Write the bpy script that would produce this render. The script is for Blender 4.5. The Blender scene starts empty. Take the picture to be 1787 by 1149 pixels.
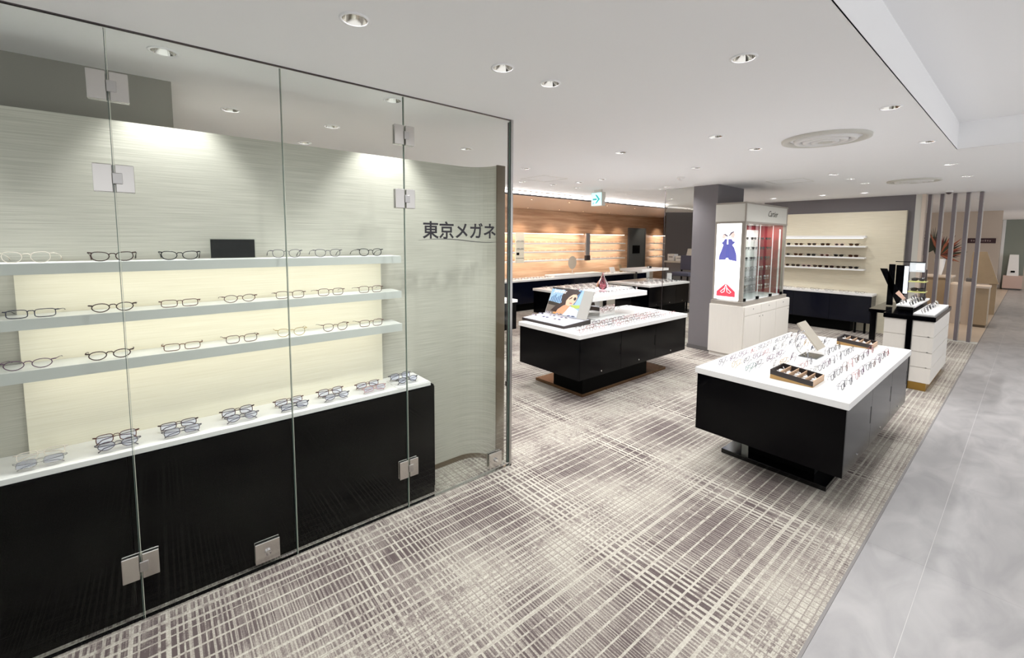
import bpy, bmesh, math, random
from mathutils import Vector, Matrix
random.seed(7)
C = bpy.context.scene.collection
sc = bpy.context.scene
PI = math.pi

ORD = ['first', 'second', 'third', 'fourth', 'fifth', 'sixth', 'seventh', 'eighth', 'ninth', 'tenth', 'eleventh', 'twelfth', 'thirteenth', 'fourteenth', 'fifteenth']
# ------------------------------------------------------------------ camera, world, exposure
H = 1.68
CEIL = 2.51
yaw, pitch, roll = math.radians(50.48386521), math.radians(4.76773946), math.radians(0.35878571)
fw = Vector((math.cos(pitch)*math.cos(yaw), math.cos(pitch)*math.sin(yaw), -math.sin(pitch)))
rt = Vector((math.sin(yaw), -math.cos(yaw), 0)); up = rt.cross(fw)
rt, up = math.cos(roll)*rt + math.sin(roll)*up, -math.sin(roll)*rt + math.cos(roll)*up
cam = bpy.data.cameras.new('camera'); cam.sensor_width = 36; cam.sensor_fit = 'HORIZONTAL'
cam.lens = 750.2957/1787*36
cam.shift_y = -(574.5-480.779)/1787
cam.clip_start = .02; cam.clip_end = 200
co = bpy.data.objects.new('camera', cam); C.objects.link(co)
M = Matrix(((rt.x, up.x, -fw.x, 0), (rt.y, up.y, -fw.y, 0), (rt.z, up.z, -fw.z, H), (0, 0, 0, 1)))
co.matrix_world = M
sc.camera = co

w = bpy.data.worlds.new('world'); sc.world = w; w.use_nodes = True
bg = w.node_tree.nodes['Background']
bg.inputs['Color'].default_value = (.985, .99, 1, 1)
bg.inputs['Strength'].default_value = 1.2
sc.view_settings.view_transform = 'Standard'
sc.view_settings.look = 'None'
sc.view_settings.gamma = 1
sc.view_settings.use_curve_mapping = False
sc.view_settings.exposure = 0.0
SPOT = 42.0

# ------------------------------------------------------------------ materials
def srgb(r, g, b):
    f = lambda c: (c/255/12.92) if c/255 <= .04045 else ((c/255+.055)/1.055)**2.4
    return (f(r), f(g), f(b), 1)

def mat(name, col, rough=.5, metal=0, spec=.5, emit=0, noise=0, nscale=30, stretch=(1, 1, 1), bump=0, alpha=None, ecol=None):
    m = bpy.data.materials.new(name); m.use_nodes = True
    nt = m.node_tree; b = nt.nodes['Principled BSDF']
    b.inputs['Base Color'].default_value = col
    b.inputs['Roughness'].default_value = rough
    b.inputs['Metallic'].default_value = metal
    b.inputs['Specular IOR Level'].default_value = spec
    if emit:
        b.inputs['Emission Color'].default_value = ecol or col
        b.inputs['Emission Strength'].default_value = emit
    if noise or bump:
        tc = nt.nodes.new('ShaderNodeTexCoord'); mp = nt.nodes.new('ShaderNodeMapping')
        mp.inputs['Scale'].default_value = stretch
        n = nt.nodes.new('ShaderNodeTexNoise'); n.inputs['Scale'].default_value = nscale; n.inputs['Detail'].default_value = 4
        nt.links.new(tc.outputs['Object'], mp.inputs['Vector']); nt.links.new(mp.outputs['Vector'], n.inputs['Vector'])
        if noise:
            mx = nt.nodes.new('ShaderNodeMix'); mx.data_type = 'RGBA'
            mx.inputs['A'].default_value = tuple(max(0, c*(1-noise)) for c in col[:3])+(1,)
            mx.inputs['B'].default_value = tuple(min(1, c*(1+noise)) for c in col[:3])+(1,)
            nt.links.new(n.outputs['Fac'], mx.inputs['Factor']); nt.links.new(mx.outputs['Result'], b.inputs['Base Color'])
        if bump:
            bp = nt.nodes.new('ShaderNodeBump'); bp.inputs['Strength'].default_value = bump; bp.inputs['Distance'].default_value = .002
            nt.links.new(n.outputs['Fac'], bp.inputs['Height']); nt.links.new(bp.outputs['Normal'], b.inputs['Normal'])
    return m

def glassmat(name, tint=(.93, .97, .95, 1), rough=0.0, ior=1.45, refl=(1, 1, 1, 1), k=1.0):
    m = bpy.data.materials.new(name); m.use_nodes = True
    nt = m.node_tree; nt.nodes.clear()
    o = nt.nodes.new('ShaderNodeOutputMaterial'); t = nt.nodes.new('ShaderNodeBsdfTransparent')
    g = nt.nodes.new('ShaderNodeBsdfGlossy'); x = nt.nodes.new('ShaderNodeMixShader'); f = nt.nodes.new('ShaderNodeFresnel')
    f.inputs['IOR'].default_value = ior; g.inputs['Roughness'].default_value = rough
    g.inputs['Color'].default_value = refl; t.inputs['Color'].default_value = tint
    fac = f.outputs[0]
    if k != 1.0:
        mm = nt.nodes.new('ShaderNodeMath'); mm.operation = 'MULTIPLY'; mm.inputs[1].default_value = k
        nt.links.new(fac, mm.inputs[0]); fac = mm.outputs[0]
    nt.links.new(fac, x.inputs[0]); nt.links.new(t.outputs[0], x.inputs[1]); nt.links.new(g.outputs[0], x.inputs[2])
    nt.links.new(x.outputs[0], o.inputs[0])
    return m

MT = {}
MT['white'] = mat('white_laminate', srgb(228, 227, 225), .35, spec=.4)
MT['shelf'] = mat('shelf_grey_white', srgb(226, 228, 226), .4)
MT['black'] = mat('black_laminate', srgb(3, 3, 5), .12, spec=.12)
MT['blackmatte'] = mat('black_matte', srgb(4, 4, 4), .5, spec=.05)
MT['navy'] = mat('navy_gloss', srgb(8, 11, 24), .15, spec=.25)
MT['plate'] = mat('black_base_plate', srgb(10, 10, 12), .12, spec=.6)
MT['bronze'] = mat('bronze_plate', srgb(120, 92, 66), .22, metal=.7)
MT['chrome'] = mat('chrome', srgb(215, 215, 215), .08, metal=1)
MT['steel'] = mat('brushed_steel', srgb(186, 184, 182), .28, metal=1, noise=.06, nscale=20, stretch=(30, 30, 1))
MT['darksteel'] = mat('dark_steel', srgb(92, 84, 86), .3, metal=.8)
MT['hinge'] = mat('satin_nickel', srgb(205, 202, 198), .22, metal=1)
MT['ceil'] = mat('ceiling_paint', srgb(244, 244, 245), .85, spec=.15, bump=.05, nscale=400)
MT['grey'] = mat('grey_wall_paint', srgb(116, 112, 114), .7, spec=.2)
MT['darkgrey'] = mat('dark_grey_wall', srgb(98, 95, 94), .7, spec=.2)
MT['cream'] = mat('cream_wall', srgb(212, 198, 184), .7, spec=.2)
MT['tan'] = mat('tan_counter', srgb(170, 150, 122), .5, noise=.08, nscale=8)
MT['paletile'] = mat('pale_floor', srgb(200, 184, 166), .3, noise=.06, nscale=3)
MT['glass'] = glassmat('clear_glass', (.965, .978, .968, 1), k=.22)
MT['glassedge'] = mat('glass_edge_green', srgb(86, 104, 96), .2, spec=.6)
MT['glassedge2'] = mat('glass_joint_seal', srgb(190, 194, 178), .2, spec=.6)
MT['lens'] = glassmat('clear_lens', (.992, .995, .998, 1), k=.4)
MT['bluelens'] = glassmat('blue_coated_lens', (.93, .945, .995, 1), refl=(.45, .5, 1, 1), ior=1.6)
MT['sunlens'] = glassmat('brown_sun_lens', (.30, .22, .17, 1), ior=1.5)
MT['sunlens2'] = glassmat('grey_sun_lens', (.24, .25, .26, 1), ior=1.5)
MT['brass'] = mat('brass', srgb(178, 142, 74), .3, metal=.9)
MT['trimbrown'] = mat('olive_brown_trim', srgb(98, 84, 66), .45)
MT['case'] = mat('cartier_case_taupe', srgb(150, 143, 134), .4)
MT['casewhite'] = mat('case_off_white', srgb(226, 221, 213), .4, noise=.03, nscale=5, stretch=(8, 8, 1))
MT['header'] = mat('case_header', srgb(202, 200, 192), .5)
MT['red'] = mat('deep_red_panel', srgb(150, 26, 40), .5)
MT['leather'] = mat('dark_box_leather', srgb(46, 38, 36), .5)
MT['gold'] = mat('gold_brown_board', srgb(170, 134, 82), .45, metal=.2)
MT['tanwood'] = mat('tray_divider', srgb(196, 164, 134), .5)
MT['mirror'] = mat('mirror_silver', srgb(225, 225, 222), .02, metal=1)
MT['mirrorback'] = mat('mirror_back_beige', srgb(178, 170, 156), .4)
MT['chairfab'] = mat('slate_fabric', srgb(78, 76, 92), .8, noise=.1, nscale=80)
MT['stone'] = mat('dark_panel_grey', srgb(84, 88, 88), .5, noise=.1, nscale=5, stretch=(6, 6, 1))
MT['greydesk'] = mat('desk_grey', srgb(120, 120, 124), .5)
MT['paper'] = mat('paper_white', srgb(240, 240, 240), .6)
MT['lamp'] = mat('lamp_face', (1, .96, .9, 1), .5, emit=6.0, ecol=(1, .95, .88, 1))
MT['lampdim'] = mat('lamp_reflector', srgb(225, 222, 215), .12, metal=1)
MT['led'] = mat('cove_led', (1, 1, 1, 1), .5, emit=30.0, ecol=(1, .98, .95, 1))
MT['shelfled'] = mat('shelf_led', (1, 1, 1, 1), .5, emit=8.0, ecol=(1, .92, .82, 1))

def wood_mat():
    m = bpy.data.materials.new('oak_wall_veneer'); m.use_nodes = True; nt = m.node_tree; b = nt.nodes['Principled BSDF']
    tc = nt.nodes.new('ShaderNodeTexCoord'); mp = nt.nodes.new('ShaderNodeMapping'); mp.inputs['Scale'].default_value = (.55, .55, 9)
    n = nt.nodes.new('ShaderNodeTexNoise'); n.inputs['Scale'].default_value = 1.6; n.inputs['Detail'].default_value = 7; n.inputs['Distortion'].default_value = .6
    mp2 = nt.nodes.new('ShaderNodeMapping'); mp2.inputs['Scale'].default_value = (2, 2, 70)
    n2 = nt.nodes.new('ShaderNodeTexNoise'); n2.inputs['Scale'].default_value = 2
    r = nt.nodes.new('ShaderNodeValToRGB')
    e = r.color_ramp.elements; e[0].position = .3; e[0].color = srgb(176, 134, 102); e[1].position = .7; e[1].color = srgb(216, 180, 146)
    ad = nt.nodes.new('ShaderNodeMath'); ad.operation = 'MULTIPLY_ADD'; ad.inputs[1].default_value = .35; ad.inputs[2].default_value = -.17
    ad2 = nt.nodes.new('ShaderNodeMath'); ad2.operation = 'ADD'
    L = nt.links.new
    L(tc.outputs['Object'], mp.inputs[0]); L(mp.outputs[0], n.inputs[0]); L(tc.outputs['Object'], mp2.inputs[0]); L(mp2.outputs[0], n2.inputs[0])
    L(n2.outputs['Fac'], ad.inputs[0]); L(ad.outputs[0], ad2.inputs[0]); L(n.outputs['Fac'], ad2.inputs[1]); L(ad2.outputs[0], r.inputs[0])
    L(r.outputs[0], b.inputs['Base Color']); b.inputs['Roughness'].default_value = .35; b.inputs['Specular IOR Level'].default_value = .4
    return m
MT['wood'] = wood_mat()

def fabric_mat(name, c0, c1):
    m = bpy.data.materials.new(name); m.use_nodes = True; nt = m.node_tree; b = nt.nodes['Principled BSDF']
    tc = nt.nodes.new('ShaderNodeTexCoord'); L = nt.links.new
    mp = nt.nodes.new('ShaderNodeMapping'); mp.inputs['Scale'].default_value = (2.2, 2.2, 130)
    n = nt.nodes.new('ShaderNodeTexNoise'); n.inputs['Scale'].default_value = 1.7; n.inputs['Detail'].default_value = 5
    r = nt.nodes.new('ShaderNodeValToRGB'); e = r.color_ramp.elements
    e[0].position = .3; e[0].color = c0; e[1].position = .72; e[1].color = c1
    L(tc.outputs['Object'], mp.inputs[0]); L(mp.outputs[0], n.inputs[0]); L(n.outputs['Fac'], r.inputs[0]); L(r.outputs[0], b.inputs['Base Color'])
    bp = nt.nodes.new('ShaderNodeBump'); bp.inputs['Strength'].default_value = .25; bp.inputs['Distance'].default_value = .001
    L(n.outputs['Fac'], bp.inputs['Height']); L(bp.outputs[0], b.inputs['Normal'])
    b.inputs['Roughness'].default_value = .42; b.inputs['Specular IOR Level'].default_value = .45
    return m
MT['fabric'] = fabric_mat('beige_woven_wallcovering', srgb(172, 169, 157), srgb(198, 196, 184))
MT['fabric2'] = fabric_mat('cream_woven_panel', srgb(230, 224, 202), srgb(241, 236, 218))

def carpet_mat():
    m = bpy.data.materials.new('woven_plaid_carpet'); m.use_nodes = True; nt = m.node_tree; b = nt.nodes['Principled BSDF']
    L = nt.links.new
    def mth(op, a, bb=None, c=None, clamp=False):
        n = nt.nodes.new('ShaderNodeMath'); n.operation = op; n.use_clamp = clamp
        for i, v in enumerate((a, bb, c)):
            if v is None: continue
            if isinstance(v, (int, float)): n.inputs[i].default_value = v
            else: L(v, n.inputs[i])
        return n.outputs[0]
    tc = nt.nodes.new('ShaderNodeTexCoord'); sp = nt.nodes.new('ShaderNodeSeparateXYZ'); L(tc.outputs['Object'], sp.inputs[0])
    X, Y = sp.outputs[0], sp.outputs[1]
    def noise1(v, scale, detail=2):
        n = nt.nodes.new('ShaderNodeTexNoise'); n.noise_dimensions = '1D'; n.inputs['Scale'].default_value = scale; n.inputs['Detail'].default_value = detail
        L(v, n.inputs['W']); return n.outputs['Fac']
    def noise2(sx, sy, scale, detail=2, off=0):
        mp = nt.nodes.new('ShaderNodeMapping'); mp.inputs['Scale'].default_value = (sx, sy, 1); mp.inputs['Location'].default_value = (off, off, 0)
        n = nt.nodes.new('ShaderNodeTexNoise'); n.noise_dimensions = '2D'; n.inputs['Scale'].default_value = scale; n.inputs['Detail'].default_value = detail
        L(tc.outputs['Object'], mp.inputs[0]); L(mp.outputs[0], n.inputs['Vector']); return n.outputs['Fac']
    # d: distance (m) from the dark centre in Y, e: distance from the line band in X
    wob = noise2(1, 1, .9, 1, 5)
    yy = mth('ADD', mth('ADD', Y, mth('MULTIPLY', wob, .10)), mth('MULTIPLY', mth('SUBTRACT', noise1(Y, 6), .5), .09))
    fy = mth('FRACT', mth('DIVIDE', mth('SUBTRACT', yy, 1.10-.4925), .985))
    d = mth('MULTIPLY', mth('ABSOLUTE', mth('SUBTRACT', fy, .5)), .985)
    # straight version for the stripes themselves
    ys = mth('ADD', Y, mth('MULTIPLY', mth('SUBTRACT', noise1(Y, 6), .5), .05))
    fs = mth('FRACT', mth('DIVIDE', mth('SUBTRACT', ys, 1.05-.4925), .985))
    ds = mth('MULTIPLY', mth('ABSOLUTE', mth('SUBTRACT', fs, .5)), .985)
    xx = mth('ADD', X, mth('MULTIPLY', mth('SUBTRACT', noise1(X, 9), .5), .03))
    fx = mth('FRACT', mth('DIVIDE', mth('SUBTRACT', xx, .88-.4925), .985))
    e = mth('MULTIPLY', mth('ABSOLUTE', mth('SUBTRACT', fx, .5)), .985)
    # stripes that run along X, chirped in Y: wide in the dark patches, narrow in the light ones
    ph = mth('ADD', mth('MULTIPLY', mth('LOGARITHM', mth('SUBTRACT', 1.0, mth('MULTIPLY', ds, 1.45)), math.e), -8.4), .5)
    py = mth('FRACT', ph)
    rnd = nt.nodes.new('ShaderNodeTexWhiteNoise'); rnd.noise_dimensions = '1D'
    L(mth('ADD', mth('FLOOR', ph), mth('MULTIPLY', mth('FLOOR', mth('MULTIPLY', Y, 2.03)), 17.0)), rnd.inputs['W'])
    duty = mth('SUBTRACT', mth('ADD', .86, mth('MULTIPLY', rnd.outputs[0], .10)), mth('MULTIPLY', ds, .60))
    A = mth('LESS_THAN', py, duty)
    # stripes that run along Y, broad in the bands, hair fine between them
    pe = mth('MULTIPLY', e, mth('ADD', 27.0, mth('MULTIPLY', e, 46.0)))
    rb_ = nt.nodes.new('ShaderNodeTexWhiteNoise'); rb_.noise_dimensions = '1D'
    L(mth('ADD', mth('FLOOR', pe), mth('MULTIPLY', mth('FLOOR', mth('MULTIPLY', X, 2.03)), 13.0)), rb_.inputs['W'])
    B = mth('LESS_THAN', mth('FRACT', pe), mth('ADD', .42, mth('MULTIPLY', rb_.outputs[0], .36)))
    band = mth('SUBTRACT', 1.0, mth('DIVIDE', mth('SUBTRACT', e, .06), .24), clamp=True)
    rowop = mth('MULTIPLY_ADD', rb_.outputs[0], .45, .30)
    fine = mth('MULTIPLY', mth('SUBTRACT', noise2(110, 3.0, 1.5, 2), .36), 3.2, clamp=True)
    fine2 = mth('MULTIPLY', mth('SUBTRACT', noise2(4, 80, 1.5, 2, 7), .40), 3.4, clamp=True)
    pore = noise2(1, 1, 160, 2, 3)
    dk = mth('POWER', mth('SUBTRACT', 1.0, mth('DIVIDE', d, .43), clamp=True), .75)
    blotch = mth('MULTIPLY', mth('SUBTRACT', noise2(1, 1, 2.6, 3, 11), .34), 3.0, clamp=True)
    inkA = mth('MULTIPLY', mth('MULTIPLY_ADD', A, .86, .14), mth('MULTIPLY_ADD', dk, .62, .38))
    lineop = mth('ADD', mth('MULTIPLY', band, .60), mth('MULTIPLY', mth('SUBTRACT', 1.0, band), rowop))
    gapB = mth('SUBTRACT', 1.0, mth('MULTIPLY', mth('SUBTRACT', 1.0, B), mth('MINIMUM', mth('ADD', lineop, mth('MULTIPLY', band, .32)), 1.0)))
    ink = mth('MULTIPLY', inkA, gapB)
    ink = mth('MULTIPLY', ink, mth('MULTIPLY_ADD', fine, .50, .68))
    ink = mth('MULTIPLY', ink, mth('MULTIPLY_ADD', blotch, .55, .62))
    brk = mth('MULTIPLY', mth('MULTIPLY', mth('SUBTRACT', 1.0, dk), mth('ADD', fine2, mth('MULTIPLY', fine, .5))), .20)
    brk = mth('MULTIPLY', brk, blotch)
    ink = mth('ADD', ink, brk)
    mott = mth('MULTIPLY', mth('SUBTRACT', noise2(1, 1, 26, 3, 19), .38), 3.0, clamp=True)
    base = mth('ADD', mth('MULTIPLY', rb_.outputs[0], .20), mth('MULTIPLY', mth('MULTIPLY', mott, rnd.outputs[0]), .42))
    base = mth('ADD', base, mth('MULTIPLY', mth('MULTIPLY', blotch, mott), .10))
    ink = mth('MAXIMUM', ink, base)
    # fine dark grid in the light patches
    gx = mth('LESS_THAN', mth('FRACT', mth('MULTIPLY', Y, 31.0)), .16)
    gy = mth('LESS_THAN', mth('FRACT', mth('MULTIPLY', X, 24.0)), .14)
    grid = mth('MULTIPLY', mth('MAXIMUM', gx, gy), mth('MULTIPLY', mth('SUBTRACT', 1.0, dk), .40))
    ink = mth('MAXIMUM', ink, grid)
    ink = mth('ADD', ink, mth('MULTIPLY', mth('SUBTRACT', pore, .5), .5), clamp=True)
    r = nt.nodes.new('ShaderNodeValToRGB'); r.color_ramp.interpolation = 'LINEAR'
    els = r.color_ramp.elements
    els[0].position = 0; els[0].color = srgb(196, 192, 180); els[1].position = .80; els[1].color = srgb(94, 84, 83)
    a = els.new(.22); a.color = srgb(172, 166, 155)
    a = els.new(.48); a.color = srgb(134, 125, 120)
    L(ink, r.inputs[0]); L(r.outputs[0], b.inputs['Base Color'])
    b.inputs['Roughness'].default_value = .95; b.inputs['Specular IOR Level'].default_value = .05
    bp = nt.nodes.new('ShaderNodeBump'); bp.inputs['Strength'].default_value = .5; bp.inputs['Distance'].default_value = .002; bp.invert = True
    L(ink, bp.inputs['Height']); L(bp.outputs[0], b.inputs['Normal'])
    return m
MT['carpet'] = carpet_mat()
MT['soffit'] = mat('soffit_light_veneer', srgb(240, 214, 192), .22, spec=.6, noise=.05, nscale=3, stretch=(1, 8, 1))

def tile_mat():
    m = bpy.data.materials.new('grey_stone_tile'); m.use_nodes = True; nt = m.node_tree; b = nt.nodes['Principled BSDF']; L = nt.links.new
    g = nt.nodes.new('ShaderNodeNewGeometry'); mp = nt.nodes.new('ShaderNodeMapping'); mp.inputs['Scale'].default_value = (1, 2.2, 1); mp.inputs['Rotation'].default_value = (0, 0, .5)
    n = nt.nodes.new('ShaderNodeTexNoise'); n.inputs['Scale'].default_value = 2.2; n.inputs['Detail'].default_value = 8; n.inputs['Distortion'].default_value = 1.2
    r = nt.nodes.new('ShaderNodeValToRGB'); e = r.color_ramp.elements
    e[0].position = .3; e[0].color = srgb(148, 146, 146); e[1].position = .7; e[1].color = srgb(172, 169, 168)
    L(g.outputs['Position'], mp.inputs[0]); L(mp.outputs[0], n.inputs[0]); L(n.outputs['Fac'], r.inputs[0]); L(r.outputs[0], b.inputs['Base Color'])
    b.inputs['Roughness'].default_value = .33; b.inputs['Specular IOR Level'].default_value = .35
    return m
MT['tile'] = tile_mat()

MT['finsteel'] = mat('fin_steel', srgb(128, 120, 124), .35, metal=.6)
MT['edgeshade'] = mat('shelf_edge_shade', srgb(196, 199, 194), .35)  # grey that puts the shade of the shelf fronts into the colour
# ------------------------------------------------------------------ mesh helpers
class MB:
    def __init__(s): s.bm = bmesh.new(); s.mi = 0
    def _tag(s, faces):
        for f in faces: f.material_index = s.mi
    def box(s, x0, y0, z0, x1, y1, z1, bev=0):
        x0, x1 = min(x0, x1), max(x0, x1); y0, y1 = min(y0, y1), max(y0, y1); z0, z1 = min(z0, z1), max(z0, z1)
        r = bmesh.ops.create_cube(s.bm, size=1)
        for v in r['verts']: v.co = Vector(((v.co.x+.5)*(x1-x0)+x0, (v.co.y+.5)*(y1-y0)+y0, (v.co.z+.5)*(z1-z0)+z0))
        fs = set(f for v in r['verts'] for f in v.link_faces); s._tag(fs)
        if bev:
            es = list(set(e for v in r['verts'] for e in v.link_edges))
            q = bmesh.ops.bevel(s.bm, geom=es, offset=bev, segments=2, affect='EDGES', profile=.5); s._tag(q['faces'])
        return s
    def hexa(s, pts):          # eight corners: bottom ring then top ring
        v = [s.bm.verts.new(p) for p in pts]
        fs = [s.bm.faces.new([v[i] for i in q]) for q in ((3, 2, 1, 0), (4, 5, 6, 7), (0, 1, 5, 4), (1, 2, 6, 5), (2, 3, 7, 6), (3, 0, 4, 7))]
        s._tag(fs); return s
    def prism(s, poly, fn, t):  # polygon (u,v) mapped by fn(u,v,w), w from 0 to t
        a = [s.bm.verts.new(fn(u, v, 0)) for u, v in poly]; b = [s.bm.verts.new(fn(u, v, t)) for u, v in poly]
        n = len(poly); fs = [s.bm.faces.new(a), s.bm.faces.new(b[::-1])]
        for i in range(n): fs.append(s.bm.faces.new((a[i], b[i], b[(i+1) % n], a[(i+1) % n])))
        s._tag(fs); return s
    def cyl(s, x, y, z0, z1, r, seg=20, r2=None):
        r2 = r if r2 is None else r2
        q = bmesh.ops.create_cone(s.bm, cap_ends=True, segments=seg, radius1=r, radius2=r2, depth=z1-z0)
        for v in q['verts']: v.co += Vector((x, y, (z0+z1)/2))
        s._tag(set(f for v in q['verts'] for f in v.link_faces)); return s
    def rod(s, p, q, r, seg=8):
        p, q = Vector(p), Vector(q); d = q-p
        c = bmesh.ops.create_cone(s.bm, cap_ends=True, segments=seg, radius1=r, radius2=r, depth=d.length)
        rot = d.to_track_quat('Z', 'Y').to_matrix(); mid = (p+q)/2
        for v in c['verts']: v.co = rot @ v.co + mid
        s._tag(set(f for v in c['verts'] for f in v.link_faces)); return s
    def tube(s, path, r, seg=6, closed=False, rz=None):
        path = [Vector(p) for p in path]; n = len(path); rings = []
        for i, p in enumerate(path):
            if closed: t = path[(i+1) % n]-path[i-1]
            else: t = path[min(i+1, n-1)]-path[max(i-1, 0)]
            t.normalize(); ref = Vector((0, 1, 0)) if abs(t.y) < .9 else Vector((0, 0, 1))
            a = t.cross(ref).normalized(); b = t.cross(a).normalized()
            rr = r[i] if isinstance(r, (list, tuple)) else r
            rb = rr if rz is None else rz
            rings.append([s.bm.verts.new(p + a*rr*math.cos(2*PI*k/seg) + b*rb*math.sin(2*PI*k/seg)) for k in range(seg)])
        m = n if closed else n-1; fs = []
        for i in range(m):
            A, B = rings[i], rings[(i+1) % n]
            for k in range(seg): fs.append(s.bm.faces.new((A[k], A[(k+1) % seg], B[(k+1) % seg], B[k])))
        if not closed: fs += [s.bm.faces.new(rings[0][::-1]), s.bm.faces.new(rings[-1])]
        s._tag(fs); return s
    def lathe(s, x, y, prof, seg=24):
        rings = [[s.bm.verts.new((x+r*math.cos(2*PI*k/seg), y+r*math.sin(2*PI*k/seg), z)) for k in range(seg)] for r, z in prof]
        fs = []
        for A, B in zip(rings, rings[1:]):
            for k in range(seg): fs.append(s.bm.faces.new((A[k], A[(k+1) % seg], B[(k+1) % seg], B[k])))
        s._tag(fs); return s
    def mesh(s, name, mats, off=(0, 0, 0), smooth=False):
        bmesh.ops.translate(s.bm, verts=s.bm.verts, vec=-Vector(off))
        bmesh.ops.recalc_face_normals(s.bm, faces=s.bm.faces)
        me = bpy.data.meshes.new(name); s.bm.to_mesh(me); s.bm.free()
        for m in (mats if isinstance(mats, list) else [mats]): me.materials.append(m)
        if smooth:
            for p in me.polygons: p.use_smooth = True
        return me

OFF = {}
def part(name, mb, m, parent=None, smooth=False, label=None):
    """one mesh object, modelled in world coordinates, below a parent"""
    off = OFF.get(parent.name, Vector((0, 0, 0))) if parent else Vector((0, 0, 0))
    o = bpy.data.objects.new(name, mb.mesh(name, m, off, smooth)); C.objects.link(o)
    if parent: o.parent = parent
    OFF[o.name] = off.copy()
    if label: o['label'] = label
    return o
def tag(o, label, cat, group=None):
    o['label'] = label; o['category'] = cat
    if group: o['group'] = group
    return o
def thing(name, label, cat, loc, group=None):
    o = bpy.data.objects.new(name, None); o.empty_display_size = .05; C.objects.link(o); o.location = loc
    OFF[o.name] = Vector(loc); return tag(o, label, cat, group)
def struct(name, mb, m, parent=None):
    o = part(name, mb, m, parent)
    if not parent: o['kind'] = 'structure'
    return o
def text_part(name, body, size, m, origin, ux, uz, parent, ext=.001, shear=0, bold=0, label=None, align='CENTER'):
    cu = bpy.data.curves.new(name, 'FONT'); cu.body = body; cu.size = size; cu.extrude = ext; cu.shear = shear; cu.offset = bold
    cu.align_x = align; cu.align_y = 'CENTER'; cu.resolution_u = 3
    t = bpy.data.objects.new('tmp', cu); C.objects.link(t)
    dg = bpy.context.evaluated_depsgraph_get(); me = bpy.data.meshes.new_from_object(t.evaluated_get(dg))
    C.objects.unlink(t); bpy.data.objects.remove(t)
    ux, uz = Vector(ux).normalized(), Vector(uz).normalized(); n = ux.cross(uz)
    R = Matrix((ux, uz, n)).transposed().to_4x4(); R.translation = Vector(origin)-OFF.get(parent.name, Vector())
    me.transform(R); me.materials.clear(); me.materials.append(m); me.name = name
    o = bpy.data.objects.new(name, me); C.objects.link(o); o.parent = parent
    OFF[o.name] = OFF[parent.name].copy()
    if label: o['label'] = label
    return o

# ================================================================== SETTING
# floor: slab, carpet, stone tiles of the passage, pale floor of the next shop
EDGE = .50
fl = struct('floor', MB().box(-4, -3.0, -.12, 26, 9.5, -.02), MT['header'])
part('carpet', MB().box(-4, EDGE, -.02, 10.5, 9.5, 0), MT['carpet'], fl)
part('pale_floor', MB().box(10.5, EDGE, -.02, 26, 9.5, -.001), MT['paletile'], fl)
part('edge_strip', MB().box(-4, EDGE-.012, -.02, 24, EDGE, .001), mat('edge_strip_grey', srgb(128, 124, 122), .5), fl)
part('grout', MB().box(-4, -3.0, -.02, 25.8, EDGE-.0125, -.0008), mat('pale_grout', srgb(196, 194, 192), .7), fl)
tile_cache = {}
for (y0, y1) in ((.2515, EDGE-.013), (-.3485, .2485), (-.9485, -.3515), (-1.5485, -.9515), (-3.0, -1.5515)):
    for i in range(22):
        x0 = -.6 + 1.2*i
        key = (round(y1-y0, 3))
        if key not in tile_cache:
            tile_cache[key] = MB().box(0, 0, -.0007, 1.1995, y1-y0, 0).mesh('floor_tile', MT['tile'])
        t = bpy.data.objects.new('floor_tile', tile_cache[key]); C.objects.link(t); t.parent = fl; t.location = (x0, y0, 0)

# ceiling with holes for the recessed lamps
LIGHTS = [(.621, 1.70), (1.336, 1.70), (1.658, 1.70), (.064, 2.543), (1.137, 2.512), (-.90, 2.53), (.412, 3.385), (1.046, 3.385), (2.239, 3.385),
          (1.033, 4.107), (3.481, 1.674), (3.545, .625), (4.965, .625), (3.438, 2.554), (4.799, 2.522), (3.368, 3.849), (4.093, 4.737),
          (4.641, 4.672), (4.749, 4.25), (4.743, 3.834), (6.559, .625), (6.492, 1.64), (7.121, 1.613), (7.829, 1.60), (4.215, 1.667),
          (7.887, .60), (6.12, 3.676), (6.36, 3.90), (5.229, 4.719), (6.6, 4.72), (8.0, 4.72), (2.1, .9), (.7, .9), (2.4, 4.72), (9.2, 4.72), (9.3, 2.5),
          (9.3, 1.9), (9.3, 3.3), (2.0, -1.2), (5.0, -1.2), (8.0, -1.2), (8.0, 3.85), (9.2, 3.85), (10.8, 5.0), (11.0, 3.9)]  # last entries added to brighten the grey wall by the reception desk
# ceiling: single sheet with a notch for the raised coffer (X<5.56, Y<.5) and round holes
def ceiling_sheet(poly, holes, z, r=.047):
    bm = bmesh.new(); es = []
    def ring(pts):
        vs = [bm.verts.new((x, y, z)) for x, y in pts]
        for i in range(len(vs)): es.append(bm.edges.new((vs[i], vs[(i+1) % len(vs)])))
    ring(poly)
    for hx, hy in holes: ring([(hx+r*math.cos(2*PI*k/16), hy+r*math.sin(2*PI*k/16)) for k in range(16)])
    bmesh.ops.triangle_fill(bm, edges=es, use_beauty=True, use_dissolve=False)
    m = MB(); m.bm.free(); m.bm = bm; return m
holes = [p for p in LIGHTS if not (p[0] < 5.56 and p[1] < .5)]
csh = ceiling_sheet([(-4, .5), (5.56, .5), (5.56, -3), (26, -3), (26, 9.5), (13.5, 9.5), (13.5, 8.1), (13.2, 8.0), (9.3, 5.57), (-4, 5.57)], holes, CEIL)
ce = struct('ceiling', csh, MT['ceil'])
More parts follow.
